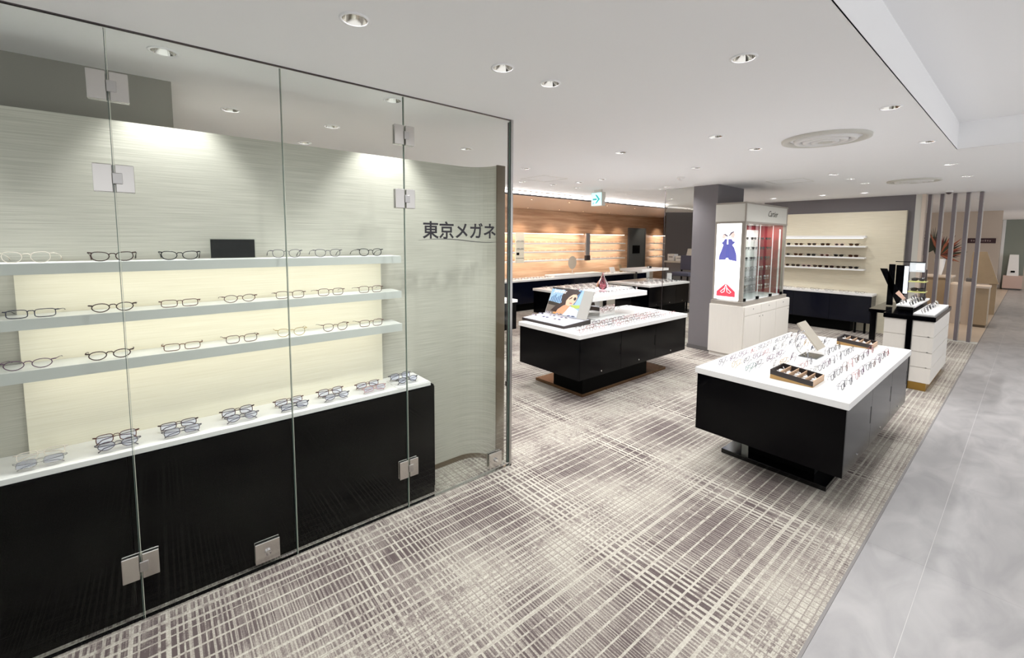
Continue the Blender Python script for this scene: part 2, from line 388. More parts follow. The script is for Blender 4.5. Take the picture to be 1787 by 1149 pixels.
cf = MB(); cf.box(-4, .5, CEIL, 5.56, .505, 2.76); cf.box(5.56, -3, CEIL, 5.565, .505, 2.76); cf.box(-4, -3, 2.74, 5.565, .505, 2.76)
part('coffer', cf, MT['ceil'], ce)
cv = MB(); cv.box(-4, 5.565, CEIL, 9.3, 5.57, 2.75)
flat = lambda z0: (lambda u, v, w_: (u, v, z0+w_))
cv.prism([(-4, 5.57), (9.3, 5.57), (13.3, 8.05), (-4, 8.05)], flat(2.73), .02)
cv.prism([(9.3, 5.57), (13.2, 8.0), (13.2, 8.02), (9.29, 5.58)], flat(CEIL), .22)
part('cove', cv, MT['ceil'], ce)
for (a, b_) in ((3.9, 4.1), (6.6, 2.0)):
    q = MB()
    for (x0, y0, x1, y1) in ((a, b_, a+.45, b_+.006), (a, b_+.45, a+.456, b_+.456), (a, b_, a+.006, b_+.45), (a+.45, b_, a+.456, b_+.45)):
        q.box(x0, y0, CEIL-.0015, x1, y1, CEIL)
    part('access_panel', q, MT['header'], ce)

# wood soffit and back wall
SOF = 2.43
struct('wall_back', MB().box(-4, 8.0, 0, 13.4, 8.1, 2.75), MT['wood'])
so = struct('trim_1', MB().prism([(-4, 5.57), (9.3, 5.57), (13.19, 7.995), (-4, 7.995)], lambda u, v, w_: (u, v, SOF+w_), .02), MT['soffit'])
part('soffit_edge', MB().box(-4, 5.558, SOF-.006, 9.3, 5.57, SOF+.022), MT['darksteel'], so)
part('light_strip', MB().box(-4, 5.60, SOF+.0205, 9.25, 5.63, SOF+.066), MT['led'], so)
# grey far walls
struct('wall_back_right', MB().box(13.2, 3.8, 0, 13.3, 8.0, CEIL), MT['grey'])
struct('wall_back_corner', MB().prism([(11.74, 7.03), (13.18, 5.59), (13.19, 5.70), (11.80, 7.09)], flat(0), CEIL), MT['grey'])
struct('wall_right', MB().box(10.3, 1.38, 0, 10.45, 3.82, CEIL), MT['grey'])
struct('trim_2', MB().box(10.3, 1.30, 0, 10.45, 1.38, CEIL), MT['header'])
struct('trim_3', MB().box(10.29, 1.25, 0, 10.45, 1.30, CEIL), MT['cream'])
# beige wallcovering panel of the end wall
struct('wall_right_panel', MB().box(10.2, 1.47, 0, 10.3, 3.7, 2.235), fabric_mat('end_panel_fabric', srgb(204, 196, 174), srgb(222, 214, 192)))
# next shop: cream walls
struct('wall_corridor', MB().box(17, .58, 0, 17.1, 6, CEIL), MT['cream'])
struct('wall_corridor_side', MB().box(13.31, 3.6, 0, 17, 3.7, CEIL), MT['cream'])
struct('wall_corridor_far', MB().box(24, -3, 0, 24.1, .9, CEIL), MT['cream'])
struct('wall_corridor_left', MB().box(17.1, .86, 0, 24, .9, CEIL), MT['cream'])
# wall behind the photographer's left and block behind the window display
struct('wall_left_back', MB().box(-4, 3.0, 0, .10, 5.2, CEIL), mat('taupe_grey_wall', srgb(146, 143, 136), .7, spec=.2))
struct('wall_behind_blocker', MB().box(-4.1, .6, 0, -4, 8.1, 2.75), MT['darkgrey'])  # unseen, added to keep the bright world out of the black faces

# pillar
struct('wall_pillar', MB().box(6.41, 3.02, 0, 7.29, 3.39, CEIL), MT['grey'])
part('baseboard', MB().box(6.40, 3.01, 0, 7.30, 3.40, .06), MT['darkgrey'], bpy.data.objects['wall_pillar'])

# window display wall: straight run, quarter curve towards the glass, end trim
def curved(name, off0, off1, z0, z1, m, xs=-4):
    # centre line: Y=2.68 from xs to 1.72, then curve to (1.905, 2.50)
    pts = [(xs, 2.68), (1.70, 2.68)]
    for k in range(1, 11):
        a = PI/2*k/10; pts.append((1.70+.20*math.sin(a), 2.48+.20*math.cos(a)))
    L_, R_ = [], []
    for i, p in enumerate(pts):
        a = Vector(pts[max(i-1, 0)]); b = Vector(pts[min(i+1, len(pts)-1)]); t = (b-a).normalized(); n = Vector((-t.y, t.x))
        L_.append(Vector(p)+n*off0); R_.append(Vector(p)+n*off1)
    poly = [tuple(v) for v in L_]+[tuple(v) for v in R_[::-1]]
    m_ = MB(); bm = m_.bm
    n = len(L_)
    va = [[bm.verts.new((v.x, v.y, z)) for v in S] for S in (L_, R_) for z in (z0, z1)]
    l0, l1, r0, r1 = va
    for i in range(n-1):
        bm.faces.new((l0[i], l0[i+1], l1[i+1], l1[i])); bm.faces.new((r0[i], r1[i], r1[i+1], r0[i+1]))
        bm.faces.new((l1[i], l1[i+1], r1[i+1], r1[i])); bm.faces.new((l0[i], r0[i], r0[i+1], l0[i+1]))
    bm.faces.new((l0[0], l1[0], r1[0], r0[0])); bm.faces.new((l0[-1], r0[-1], r1[-1], l1[-1]))
    return m_
wl = struct('wall_left', curved('w', 0, .06, 0, 2.205, MT['fabric']), MT['fabric'])
for p in wl.data.polygons: p.use_smooth = False
part('baseboard', curved('b', -.006, -.0005, .0, .035, None, xs=1.30), MT['trimbrown'], wl)
part('end_trim', MB().box(1.894, 2.468, 0, 1.966, 2.480, 2.207), MT['trimbrown'], wl)
part('raised_panel', MB().box(-.46, 2.655, .76, 1.10, 2.68, 1.535), MT['fabric2'], wl)

# ================================================================== lamps
def lamp(x, y, z=CEIL, r=.047, power=SPOT, small=False, name='downlight', label=None, group='recessed ceiling downlights', target=None, cat='ceiling light', col=(.985, .99, 1)):
    t = thing(name, label, cat, (x, y, z), group)
    key = (round(r, 3), z == CEIL)
    if key not in lamp.cache:
        a = MB().lathe(0, 0, [(r*1.22, -.0005), (r*1.22, -.004), (r*1.0, -.005), (r*.98, 0)], 20).mesh('trim_ring', MT['ceil' if z == CEIL else 'brass'], smooth=True)
        b = MB().lathe(0, 0, [(r*.98, -.002), (r*.85, .02), (r*.62, .045), (r*.55, .05)] if z == CEIL else [(r*.98, -.003), (r*.7, -.001)], 20).mesh('reflector', MT['lampdim'], smooth=True)
        c = MB()
        zz = .05 if z == CEIL else -.002
        c.cyl(0, 0, zz-.001, zz+.001, r*.6, 16)
        c = c.mesh('lamp_glass', MT['lamp'])
        lamp.cache[key] = (a, b, c)
    for nm, me in zip(('trim_ring', 'reflector', 'lamp_glass'), lamp.cache[key]):
        o = bpy.data.objects.new(nm, me); C.objects.link(o); o.parent = t
    if power:
        lk = (power, col, small)
        if lk not in lamp.lc:
            ld = bpy.data.lights.new('spot', 'SPOT'); ld.energy = power; ld.color = col; ld.spot_size = math.radians(150 if not small else 84); ld.spot_blend = 1 if not small else .55; ld.shadow_soft_size = .04
            lamp.lc[lk] = ld
        o = bpy.data.objects.new('spot', lamp.lc[lk]); C.objects.link(o); o.parent = t; o.location = (0, 0, -.01)
        if target:
            d = Vector(target)-Vector((x, y, z)); o.rotation_euler = d.to_track_quat('-Z', 'Y').to_euler()
    return t
lamp.cache = {}; lamp.lc = {}
for i, (x, y) in enumerate(LIGHTS):
    tgt = None; pw = SPOT
    nar = abs(y-2.53) < .03 and x < 1.5
    if nar: tgt = (x, 2.58, 1.0); pw = 40
    if x > 9.25 and y > 1.8 and y < 3.4: tgt = (10.0, y, .9); pw = SPOT*.45
    if y > 3 and x < 2.5: pw = SPOT*1.5
    elif x > 5.2 and x < 9.2 and y > .3: pw = SPOT*1.45
    elif y > 2.2 and x > 2.6 and x < 9.2: pw = SPOT*1.3
    if x < 0: lab = 'recessed ceiling downlight above the window display, left of the frame'
    elif y < 0: lab = 'recessed ceiling downlight above the stone passage'
    lab = {3: 'round downlight behind the glass, above the left end of the window display', 4: 'round downlight behind the glass, above the right end of the window display',
           0: 'small round ceiling fitting at the top of the picture, in front of the glass', 1: 'left of the two silver downlights in front of the glass end post',
           2: 'right of the two silver downlights in front of the glass end post'}.get(i)
    if lab is None and x < 0: lab = 'recessed ceiling downlight above the window display, left of the frame'
    if lab is None:
        rows_ = [(-9, 0, 'in the raised ceiling over the stone passage'), (0, 1.0, 'in the row nearest the raised ceiling'), (1.0, 2.1, 'in the second row from the raised ceiling'), (2.1, 3.0, 'in the row above the end of the glass'),
                 (3.0, 4.0, 'in the row just before the exit sign row'), (4.0, 9, 'in the row nearest the lit cove')]
        for (a_, b__, nm_) in rows_:
            if a_ <= y < b__:
                k_ = sorted(p for p in LIGHTS if a_ <= p[1] < b__ and p[0] > 0).index((x, y))
                lab = f'silver ceiling downlight, {ORD[k_]} from the camera {nm_}'
    lamp(x, y, label=lab, power=pw, target=tgt, small=nar)
for (x, y) in ((5.456, 6.05), (6.448, 6.02), (7.628, 6.0), (8.728, 6.05)):
    lamp(x, y, z=SOF, r=.03, power=60, small=True, target=(x, 7.75, 1.2), label=f'tiny downlight in the front row of the wood soffit, {ORD[int((x-5)/1.0)]} from the left', group='front row of soffit lights')
for (x, y) in ((4.8, 7.65), (5.8, 7.65), (6.8, 7.67), (7.844, 7.65), (8.735, 7.65), (9.807, 7.63), (10.691, 7.6), (11.908, 7.55), (12.8, 7.55)):
    lamp(x, y, z=SOF, r=.03, power=26, small=True, label=f'tiny downlight in the wall side row of the wood soffit, {ORD[int((x-4.3)/1.0)]} from the left', group='wall side row of soffit lights', target=(x, 7.85, 1.2), col=(1, .88, .74))
for (x, y), nm_ in zip(((12.2, 1.6), (12.2, .75), (14.5, 1.4), (19, .2), (22, .2)), ('above the dried flowers', 'just behind the right fins', 'above the tan counter', 'over the far passage, nearer one', 'over the far passage, before the alcove')):
    lamp(x, y, r=.04, power=SPOT*1.3, name='shop_downlight', label=f'small downlight beyond the metal fins, {nm_}', group='downlights beyond the metal fins', col=(1, .86, .72))

def diffuser(x, y, r, label):
    t = thing('air_diffuser', label, 'air vent', (x, y, CEIL))
    part('outer_ring', MB().lathe(x, y, [(r, CEIL-.001), (r*.99, CEIL-.018), (r*.86, CEIL-.022), (r*.80, CEIL-.003)], 40), MT['header'], t, True)
    for k, rr in enumerate((.72, .52, .32)):
        part('ring', MB().lathe(x, y, [(r*rr, CEIL-.004), (r*rr*.97, CEIL-.026-.004*k), (r*(rr-.12), CEIL-.030-.004*k), (r*(rr-.14), CEIL-.006)], 40), MT['white'], t, True)
    part('centre_disc', MB().cyl(x, y, CEIL-.036, CEIL-.03, r*.15, 24), MT['header'], t)
diffuser(4.20, 1.135, .30, 'large round white ceiling air diffuser nearer the camera')
diffuser(7.93, 1.10, .28, 'large round white ceiling air diffuser further away near the metal fins')
for (x, y, lb) in ((5.32, 3.0, 'small white smoke detector on the ceiling left of the grey pillar'), (10.0, .95, 'white dome camera on the ceiling above the metal fins')):
    t = thing('ceiling_sensor', lb, 'sensor', (x, y, CEIL))
    part('base', MB().cyl(x, y, CEIL-.02, CEIL, .05, 20), MT['white'], t)
    part('dome', MB().lathe(x, y, [(.035, CEIL-.02), (.03, CEIL-.04), (.012, CEIL-.05), (.001, CEIL-.051)], 16), MT['white' if x < 6 else 'darksteel'], t, True)

# ================================================================== glass partition
GY = 2.385
gp = thing('glass_partition', 'tall frameless clear glass partition in front of the window display', 'glass partition', (0, GY, 0))
joints = [-3.0, -.12, .50, 1.14, 1.94]
for a, b in zip(joints, joints[1:]):
    p = part('glass_panel', MB().box(a+.0012, GY-.005, .012, b-.0012, GY+.005, CEIL-.005), MT['glass'], gp)
    for xx, mm in ((a+.0022, 'glassedge2'), (b-.0022, 'glassedge')):
        part('polished_edge', MB().box(xx-.001, GY-.0052, .012, xx+.001, GY+.0052, CEIL-.012), MT[mm], p)
part('floor_channel', MB().box(-3.0, GY-.012, 0, 1.965, GY+.012, .010), MT['chrome'], gp)
part('ceiling_channel', MB().box(-3.0, GY-.007, CEIL-.005, 1.955, GY+.007, CEIL), MT['darksteel'], gp)
def patch(x, z, w=.062, h=.112, hinge=True, m='hinge'):
    q = MB()
    q.box(x-w, GY-.017, z-h/2, x-.005, GY-.0055, z+h/2, .003); q.box(x+.005, GY-.017, z-h/2, x+w, GY-.0055, z+h/2, .003)
    o = part('hinge_plate', q, MT[m], gp)
    part('hinge_plate', MB().box(x-w, GY+.0055, z-h/2, x+w, GY+.017, z+h/2, .003), MT[m], gp)
    part('hinge_knuckle', MB().box(x-.004, GY-.021, z-.022, x+.026, GY-.016, z+.022, .002), MT['steel'], o)
for x, z in ((-.12, 2.275), (-.12, 1.915), (-.12, .255), (1.14, 2.28), (1.14, 1.915), (1.14, .262)): patch(x, z)
for x in (.36, 1.81):
    q = MB().box(x-.055, GY-.019, .045, x+.055, GY-.0055, .15, .002)
    o = part('floor_lock_plate', q, MT['hinge'], gp)
    part('lock_cylinder', MB().rod((x, GY-.03, .095), (x, GY-.018, .095), .014, 16), MT['chrome'], o)
    part('floor_lock_plate', MB().box(x-.055, GY+.0055, .045, x+.055, GY+.017, .15, .002), MT['hinge'], gp)
    part('floor_stop', MB().box(x+.062, GY-.010, .022, x+.13, GY-.0055, .032, .001), MT['chrome'], gp)
# end post: chrome strip and short return fin
part('end_post', MB().box(1.942, GY-.012, .0, 1.962, GY+.012, CEIL), MT['steel'], gp)
part('return_fin', MB().box(1.948, GY+.013, .012, 1.958, GY+.028, CEIL-.01), MT['glass'], gp)
part('fin_edge', MB().box(1.946, GY+.028, .012, 1.960, GY+.033, CEIL-.01), MT['darksteel'], gp)
part('fin_clip', MB().box(1.940, GY+.013, .60, 1.966, GY+.040, .635), MT['darksteel'], gp)
# lettering on the glass
INK = mat('black_vinyl', srgb(16, 12, 20), .5)
tx = text_part('lettering', '東京メガネ', .113, INK, (1.535, GY-.0075, 1.727), (1, 0, 0), (0, 0, 1), gp, ext=.0004, bold=.0022, label='black Japanese lettering on the glass')
sw = MB()
pts = []
for k in range(41):
    u = k/40; x = 1.225+u*.64; z = 1.672+.010*math.sin(u*PI*2*.92)-.004*u
    pts.append((x, GY-.0075, z))
rr = [.0006+.0018*math.sin(PI*min(1, k/40)) for k in range(41)]
sw.tube(pts, rr, 6, rz=.0006)
part('underline', sw, INK, gp)

# ================================================================== window counter and shelves
CT = .76
wc = thing('display_cabinet', 'long black window cabinet with thin white top behind the glass', 'cabinet', (0, 2.5, 0))
part('body', MB().box(-3.0, 2.436, .0, 1.352, 2.655, CT-.026), MT['blackmatte'], wc)
part('countertop', MB().box(-3.0, 2.425, CT-.024, 1.325, 2.678, CT, .002), MT['white'], wc)
for a, b in ((-1.8, -.80), (-.795, -.145), (-.14, .495), (.50, 1.350)):
    part('door_panel', MB().box(a, 2.424, .05, b, 2.436, CT-.032, .001), MT['blackmatte'], wc)
for (zb, zt) in ((1.530, 1.575), (1.312, 1.356), (1.102, 1.150)):
    lab = {1.530: 'topmost', 1.312: 'middle', 1.102: 'lowest'}[zb]
    o = part('wall_shelf', MB().box(-3.0, 2.50, zb, 1.167, 2.680 if False else 2.654, zt, .0015), MT['shelf'])
    tag(o, f'{lab} of the three long white floating shelves behind the glass', 'shelf', 'floating shelves in the window')
    part('front_shade', MB().box(-3.0, 2.4985, zb+.0005, 1.1675, 2.4999, zt-.0008), MT['edgeshade'], o, label='grey front strip with the shade painted in')  # thin strip coloured darker for the less lit shelf front
    wl_ = bpy.data.lights.new('shelf_fill_light', 'AREA'); wl_.shape = 'RECTANGLE'; wl_.size = 1.55; wl_.size_y = .02; wl_.energy = 1.0; wl_.color = (1, .95, .86)  # added area light that brightens the panel between the window shelves
    q_ = bpy.data.objects.new('shelf_fill_light', wl_); C.objects.link(q_); q_.location = (.32, 2.52, zb-.008); q_.rotation_euler = (math.radians(32), 0, 0)
sg = thing('display_sign', 'small black sign block with clear acrylic edge on the top window shelf', 'sign', (.295, 2.6, 1.576))
part('panel', MB().box(.205, 2.596, 1.579, .395, 2.604, 1.672), MT['blackmatte'], sg)
part('acrylic_frame', MB().box(.199, 2.593, 1.576, .401, 2.5955, 1.678).box(.199, 2.593, 1.576, .401, 2.63, 1.5785), MT['glass'], sg)

# ================================================================== eyeglasses
FR = {}
def fm(name, col, metal=0, rough=.25): FR[name] = mat('frame_'+name, col, rough, metal)
fm('black', srgb(26, 24, 28)); fm('dark brown', srgb(62, 36, 30)); fm('tortoise', srgb(104, 62, 38)); fm('brown', srgb(92, 54, 44))
fm('grey', srgb(96, 92, 100)); fm('silver', srgb(190, 188, 186), .9); fm('gold', srgb(200, 168, 110), .8); fm('red', srgb(142, 74, 76)); fm('pink', srgb(186, 146, 146))
fm('blue', srgb(60, 64, 110)); fm('navy', srgb(40, 42, 66)); fm('purple', srgb(96, 66, 92)); fm('yellow', srgb(180, 160, 112)); fm('green', srgb(90, 120, 116))
fm('silver_grey', srgb(170, 170, 178))
FR['clear'] = mat('frame_clear', srgb(236, 226, 214), .15)
SHAPES = {  # half width, half height, superellipse power, top flatness
    'round': (.0225, .0195, 2.0, 0), 'oval': (.0250, .0160, 2.2, .0), 'square': (.0250, .0170, 3.4, .0),
    'rectangular': (.0262, .0142, 4.0, 0), 'cat-eye': (.0255, .0168, 2.5, .004), 'pantos': (.0242, .0185, 2.6, .003)}
def rim_pts(shape, side, n=18):
    a, b, p, ct = SHAPES[shape]; out = []
    for k in range(n):
        t = 2*PI*k/n; c, s = math.cos(t), math.sin(t)
        x = a*math.copysign(abs(c)**(2/p), c); z = b*math.copysign(abs(s)**(2/p), s)
        if z < 0 and shape in ('pantos', 'cat-eye', 'oval'): x *= 1-.22*(abs(z)/b)**1.5
        if ct and z > 0: z += ct*(x*side/a)*.9 if x*side > 0 else 0
        out.append((x, z))
    return out
gcache = {}
def glasses_meshes(shape, colour, pose, lens='lens', single=False, thick=.0016):
    key = (shape, colour, pose, lens, single, thick)
    if key in gcache: return gcache[key]
    a, b, p, ct = SHAPES[shape]; cx = .0345 if shape != 'round' else .033
    seg = 18 if not single else 12; ts = 5 if not single else 4
    r = thick; zc = b+r           # lens centre height, bottom rim on the surface
    curve = lambda x: .10*x*x/.07*1.0 * .6
    F = MB(); ms = []
    def pos(x, z): return (x, curve(x), z)
    for s in (-1, 1):
        F.tube([pos(s*cx+x, zc+z) for x, z in rim_pts(shape, s, seg)], r, ts, closed=True, rz=r*1.25)
    zb = zc+b*.45
    F.tube([pos(-cx+a*.93, zb-.001), pos(-.005, zb+.004), pos(.005, zb+.004), pos(cx-a*.93, zb-.001)], r*1.1, ts)
    zt = zc+b*.55+ct
    for s in (-1, 1): F.tube([pos(s*(cx+a*.9), zt+.001), (s*.0675, curve(.06)+.001, zt+.002), (s*.0685, .012, zt+.001)], [r*1.3, r*1.6, r*1.2], ts)
    T = []
    for s in (-1, 1):
        q = F if single else MB()
        if pose == 'open':
            pth = [(s*.0685, .012, zt+.001), (s*.0695, .06, zt-.003), (s*.068, .105, zt-.010), (s*.067, .125, zt-.018), (s*.066, .142, max(.0022, zt-.030))]
        else:
            dy = .018 if s > 0 else .023
            pth = [(s*.0685, .012, zt+.001), (s*.064, dy, zt-.001), (s*.0, dy+.004, zt-.005), (-s*.042, dy+.003, zt-.011), (-s*.060, dy+.001, max(.0022, zt-.027))]
        q.tube(pth, [r, r*.9, r*.9, r*1.2, r*1.3], ts, rz=r*.8)
        if not single: T.append(q.mesh('temple', FR[colour], smooth=True))
    Ls = []
    for s in (-1, 1):
        q = F if single else MB(); q.mi = 1 if single else 0
        fn = lambda u, v, w: (s*cx+u, curve(s*cx+u)+w-.0004, zc+v)
        q.prism(rim_pts(shape, s, seg), fn, .0008)
        q.mi = 0
        if not single: Ls.append(q.mesh('lens', MT[lens]))
    me = F.mesh('eyeglasses' if single else 'frame_front', [FR[colour], MT[lens]] if single else FR[colour], smooth=not single)
    gcache[key] = (me, T, Ls); return gcache[key]
NG = [0]
def glasses(loc, rz, shape, colour, pose, label, group, lens='lens', single=False, tilt=0, thick=.0016, scale=1, name='eyeglasses', cat='eyeglasses'):
    me, T, Ls = glasses_meshes(shape, colour, pose, lens, single, thick)
    NG[0] += 1
    if single:
        o = bpy.data.objects.new(name, me)
    else:
        o = bpy.data.objects.new(name, None); o.empty_display_size = .02
        for nm, m_ in [('frame_front', me)]+[('temple', t) for t in T]+[('lens', l) for l in Ls]:
            c = bpy.data.objects.new(nm, m_); C.objects.link(c); c.parent = o
    C.objects.link(o); o.location = loc; o.rotation_euler = (tilt, 0, rz); o.scale = (scale,)*3
    tag(o, label, cat, group); return o

# window shelves
rows = [
    ('top', 1.5755, [(-.40, 'pantos', 'clear'), (-.15, 'cat-eye', 'dark brown'), (.08, 'cat-eye', 'black'), (.53, 'pantos', 'grey'), (.74, 'pantos', 'grey'), (.985, 'pantos', 'black')]),
    ('middle', 1.3565, [(-.40, 'rectangular', 'navy'), (-.16, 'oval', 'dark brown'), (.07, 'rectangular', 'brown'), (.31, 'oval', 'brown'), (.54, 'square', 'brown'), (.75, 'square', 'brown'), (.98, 'square', 'brown')]),
    ('lowest', 1.1505, [(-.42, 'oval', 'purple'), (-.18, 'oval', 'dark brown'), (.07, 'rectangular', 'tortoise'), (.31, 'square', 'brown'), (.54, 'pantos', 'yellow'), (.77, 'pantos', 'brown'), (.98, 'square', 'brown')])]
for nm, z, items in rows:
    for i, (x, shp, col) in enumerate(items):
        rz = (-.03, .03, -.05, .02, -.02, .04, 0)[i] + (0 if x < .4 else -.08)
        sc_ = 1.12
        glasses((x, 2.525, z), rz, shp, col, 'open', f'{col} {shp} eyeglasses, {ORD[i]} from the left on the {nm} window shelf', 'eyeglasses on the window shelves', thick=.0019 if col in ('dark brown', 'black') else .0015, scale=sc_)
glasses((-.62, 2.56, 1.1505), .3, 'oval', 'purple', 'open', 'purple eyeglasses cut by the left picture edge on the lowest window shelf', 'eyeglasses on the window shelves', scale=1.1)
# white riser and pairs on the window counter
tray = part('riser', MB().box(1.10, 2.43, CT, 1.315, 2.60, CT+.006, .001), MT['white']); tag(tray, 'thin white riser tray on the right end of the window counter', 'tray')
cols = [('clear', 'silver'), ('brown', 'grey'), ('dark brown', 'grey'), ('dark brown', 'grey'), ('brown', 'navy'), ('brown', 'grey'), ('brown', 'pink'), ('grey', 'black')]
for i, x in enumerate((-.40, -.17, .05, .29, .53, .75, .97, 1.185)):
    zz = CT+.0045+(.006 if i == 7 else 0)
    glasses((x-.01, 2.545, zz+.007), .04, ('rectangular', 'square')[i % 2], cols[i][0], 'folded', f'{cols[i][0]} folded eyeglasses, rear one of pair {ORD[i]} from left on window counter', 'folded eyeglasses on the window counter', lens='bluelens' if i else 'lens', tilt=-.35, scale=1.12)
    glasses((x, 2.455, zz+.008), .04, ('rectangular', 'oval')[i % 2], cols[i][1], 'folded', f'{cols[i][1]} folded eyeglasses, front one of pair {ORD[i]} from left on window counter', 'folded eyeglasses on the window counter', lens='bluelens', tilt=-.55, scale=1.08)
glasses((-.66, 2.56, CT+.0008), 1.2, 'oval', 'brown', 'folded', 'brown eyeglasses turned sideways at the left picture edge on window counter', 'folded eyeglasses on the window counter', scale=1.1)

# ================================================================== islands
def island(x0, x1, y0, y1, label, zt=.726, bodym='black', platem='plate', plate=None, th=.045, ped=None):
    t = thing('display_island', label, 'display table', ((x0+x1)/2, (y0+y1)/2, 0))
    part('tabletop', MB().box(x0, y0, zt-th, x1, y1, zt, .003), MT['white'], t)
    b = .014
    bz0 = .25
    part('body', MB().box(x0+b+.012, y0+b+.012, bz0, x1-b-.012, y1-b-.012, zt-th), MT[bodym], t)
    # panels of the two ends and doors of the two sides
    part('end_panel', MB().box(x0+b, y0+b, bz0, x0+b+.012, y1-b, zt-th-.004, .001), MT[bodym], t)
    part('end_panel', MB().box(x1-b-.012, y0+b, bz0, x1-b, y1-b, zt-th-.004, .001), MT[bodym], t)
    n = 3; L = (x1-x0-2*b-.026)/n
    for k in range(n):
        a = x0+b+.013+k*L
        for yy in (y0+b, y1-b-.012):
            d = part('door_panel', MB().box(a+.0015, yy, bz0, a+L-.0015, yy+.012, zt-th-.004, .001), MT[bodym], t)
            if yy < y0+.1:
                part('finger_grip', MB().box(a+L-.024, yy-.0006, .42, a+L-.012, yy+.001, .54), MT['blackmatte'], d)
                part('lock', MB().rod((a+L*.5, yy-.004, bz0+.045), (a+L*.5, yy+.002, bz0+.045), .008, 12), MT['chrome'], d)
    px0, px1, py0, py1 = plate or (x0+.28, x1-.25, y0+.15, y1-.10)
    part('base_plate', MB().box(px0, py0, 0, px1, py1, .035, .003), MT[platem], t)
    pd = ped or (px0+.12, py0+.10, px1-.25, py1-.10)
    part('pedestal', MB().box(pd[0], pd[1], .035, pd[2], pd[3], bz0), MT['blackmatte'], t)
    if not ped: part('pedestal_trim', MB().box(px0+.105, py1-.16, .035, px0+.118, py1-.11, bz0), MT['chrome'], t)
    return t
island(3.11, 5.12, .632, 1.578, 'nearest white-topped black display island beside the stone passage')
island(3.215, 5.32, 2.83, 3.775, 'white-topped black display island with a raised second tier, left of the pillar', platem='bronze', plate=(3.43, 5.06, 2.965, 3.70), ped=(3.432, 2.967, 4.62, 3.40))
island(2.4, 4.41, 5.2, 6.2, 'black display island half hidden behind the glass end post')
island(5.68, 7.50, 5.2, 6.24, 'black display island behind the poster stand and the raised tier')
island(7.99, 9.66, 5.12, 6.22, 'black display island seen through the upright glass sheet by the pillar', platem='plate', plate=(8.3, 9.80, 5.05, 6.0))

TZ = .7265
pal = ['grey', 'purple', 'grey', 'brown', 'pink', 'black', 'blue', 'grey', 'purple', 'silver', 'grey']
random.seed(3)
def trow(y, xs, rz, rowname, group, cols, pose='folded', z=TZ, single=False, frm='front', shapes=('oval', 'square', 'cat-eye', 'pantos', 'rectangular'), scale=1.2):
    for i, x in enumerate(xs):
        c = cols[i % len(cols)]; s_ = shapes[(i*2+len(rowname)) % len(shapes)]
        lab = f'{c} {s_} eyeglasses, {ORD[i]} from the {frm} in {rowname}'
        glasses((x, y+random.uniform(-.004, .004), z), rz+random.uniform(-.12, .12), s_, c, pose, lab, group, single=single, tilt=-.12, scale=scale, thick=.0012)
G1 = 'folded eyeglasses in rows on the nearest island'
trow(1.490, [3.34+.19*i for i in range(10)], PI+.10, 'the leftmost row of the nearest island', G1, ['grey', 'purple', 'purple', 'pink', 'grey', 'silver', 'grey', 'grey', 'brown', 'grey'])
trow(1.390, [3.36+.19*i for i in range(9)], PI+.10, 'second row from left on nearest island', G1, ['yellow', 'grey', 'purple', 'pink', 'grey', 'silver', 'grey', 'grey', 'blue'])
trow(1.295, [3.35, 3.53, 3.75, 3.94, 4.40, 4.58, 4.76], PI+.10, 'third row from left on nearest island', G1, ['green', 'grey', 'purple', 'purple', 'grey', 'gold', 'grey'])
trow(1.195, [3.56, 3.74, 3.93, 4.45, 4.63, 4.80], PI+.10, 'fourth row from left on nearest island', G1, ['silver', 'gold', 'purple', 'navy', 'black', 'grey'])
trow(1.050, [3.76, 3.93, 4.36, 4.52, 4.68], .10, 'fourth row from right on nearest island', G1, ['pink', 'grey', 'grey', 'navy', 'black'])
trow(.945, [3.62+.165*i for i in range(7)], .10, 'third row from right on nearest island', G1, ['silver', 'grey', 'purple', 'grey', 'grey', 'navy', 'grey'])
trow(.830, [3.60+.165*i for i in range(8)], .10, 'second row from right on nearest island', G1, ['grey', 'grey', 'brown', 'pink', 'brown', 'grey', 'purple', 'red'])
trow(.725, [3.42+.165*i for i in range(9)], .10, 'the rightmost row of the nearest island', G1, ['grey', 'grey', 'pink', 'purple', 'grey', 'brown', 'purple', 'grey', 'red'])

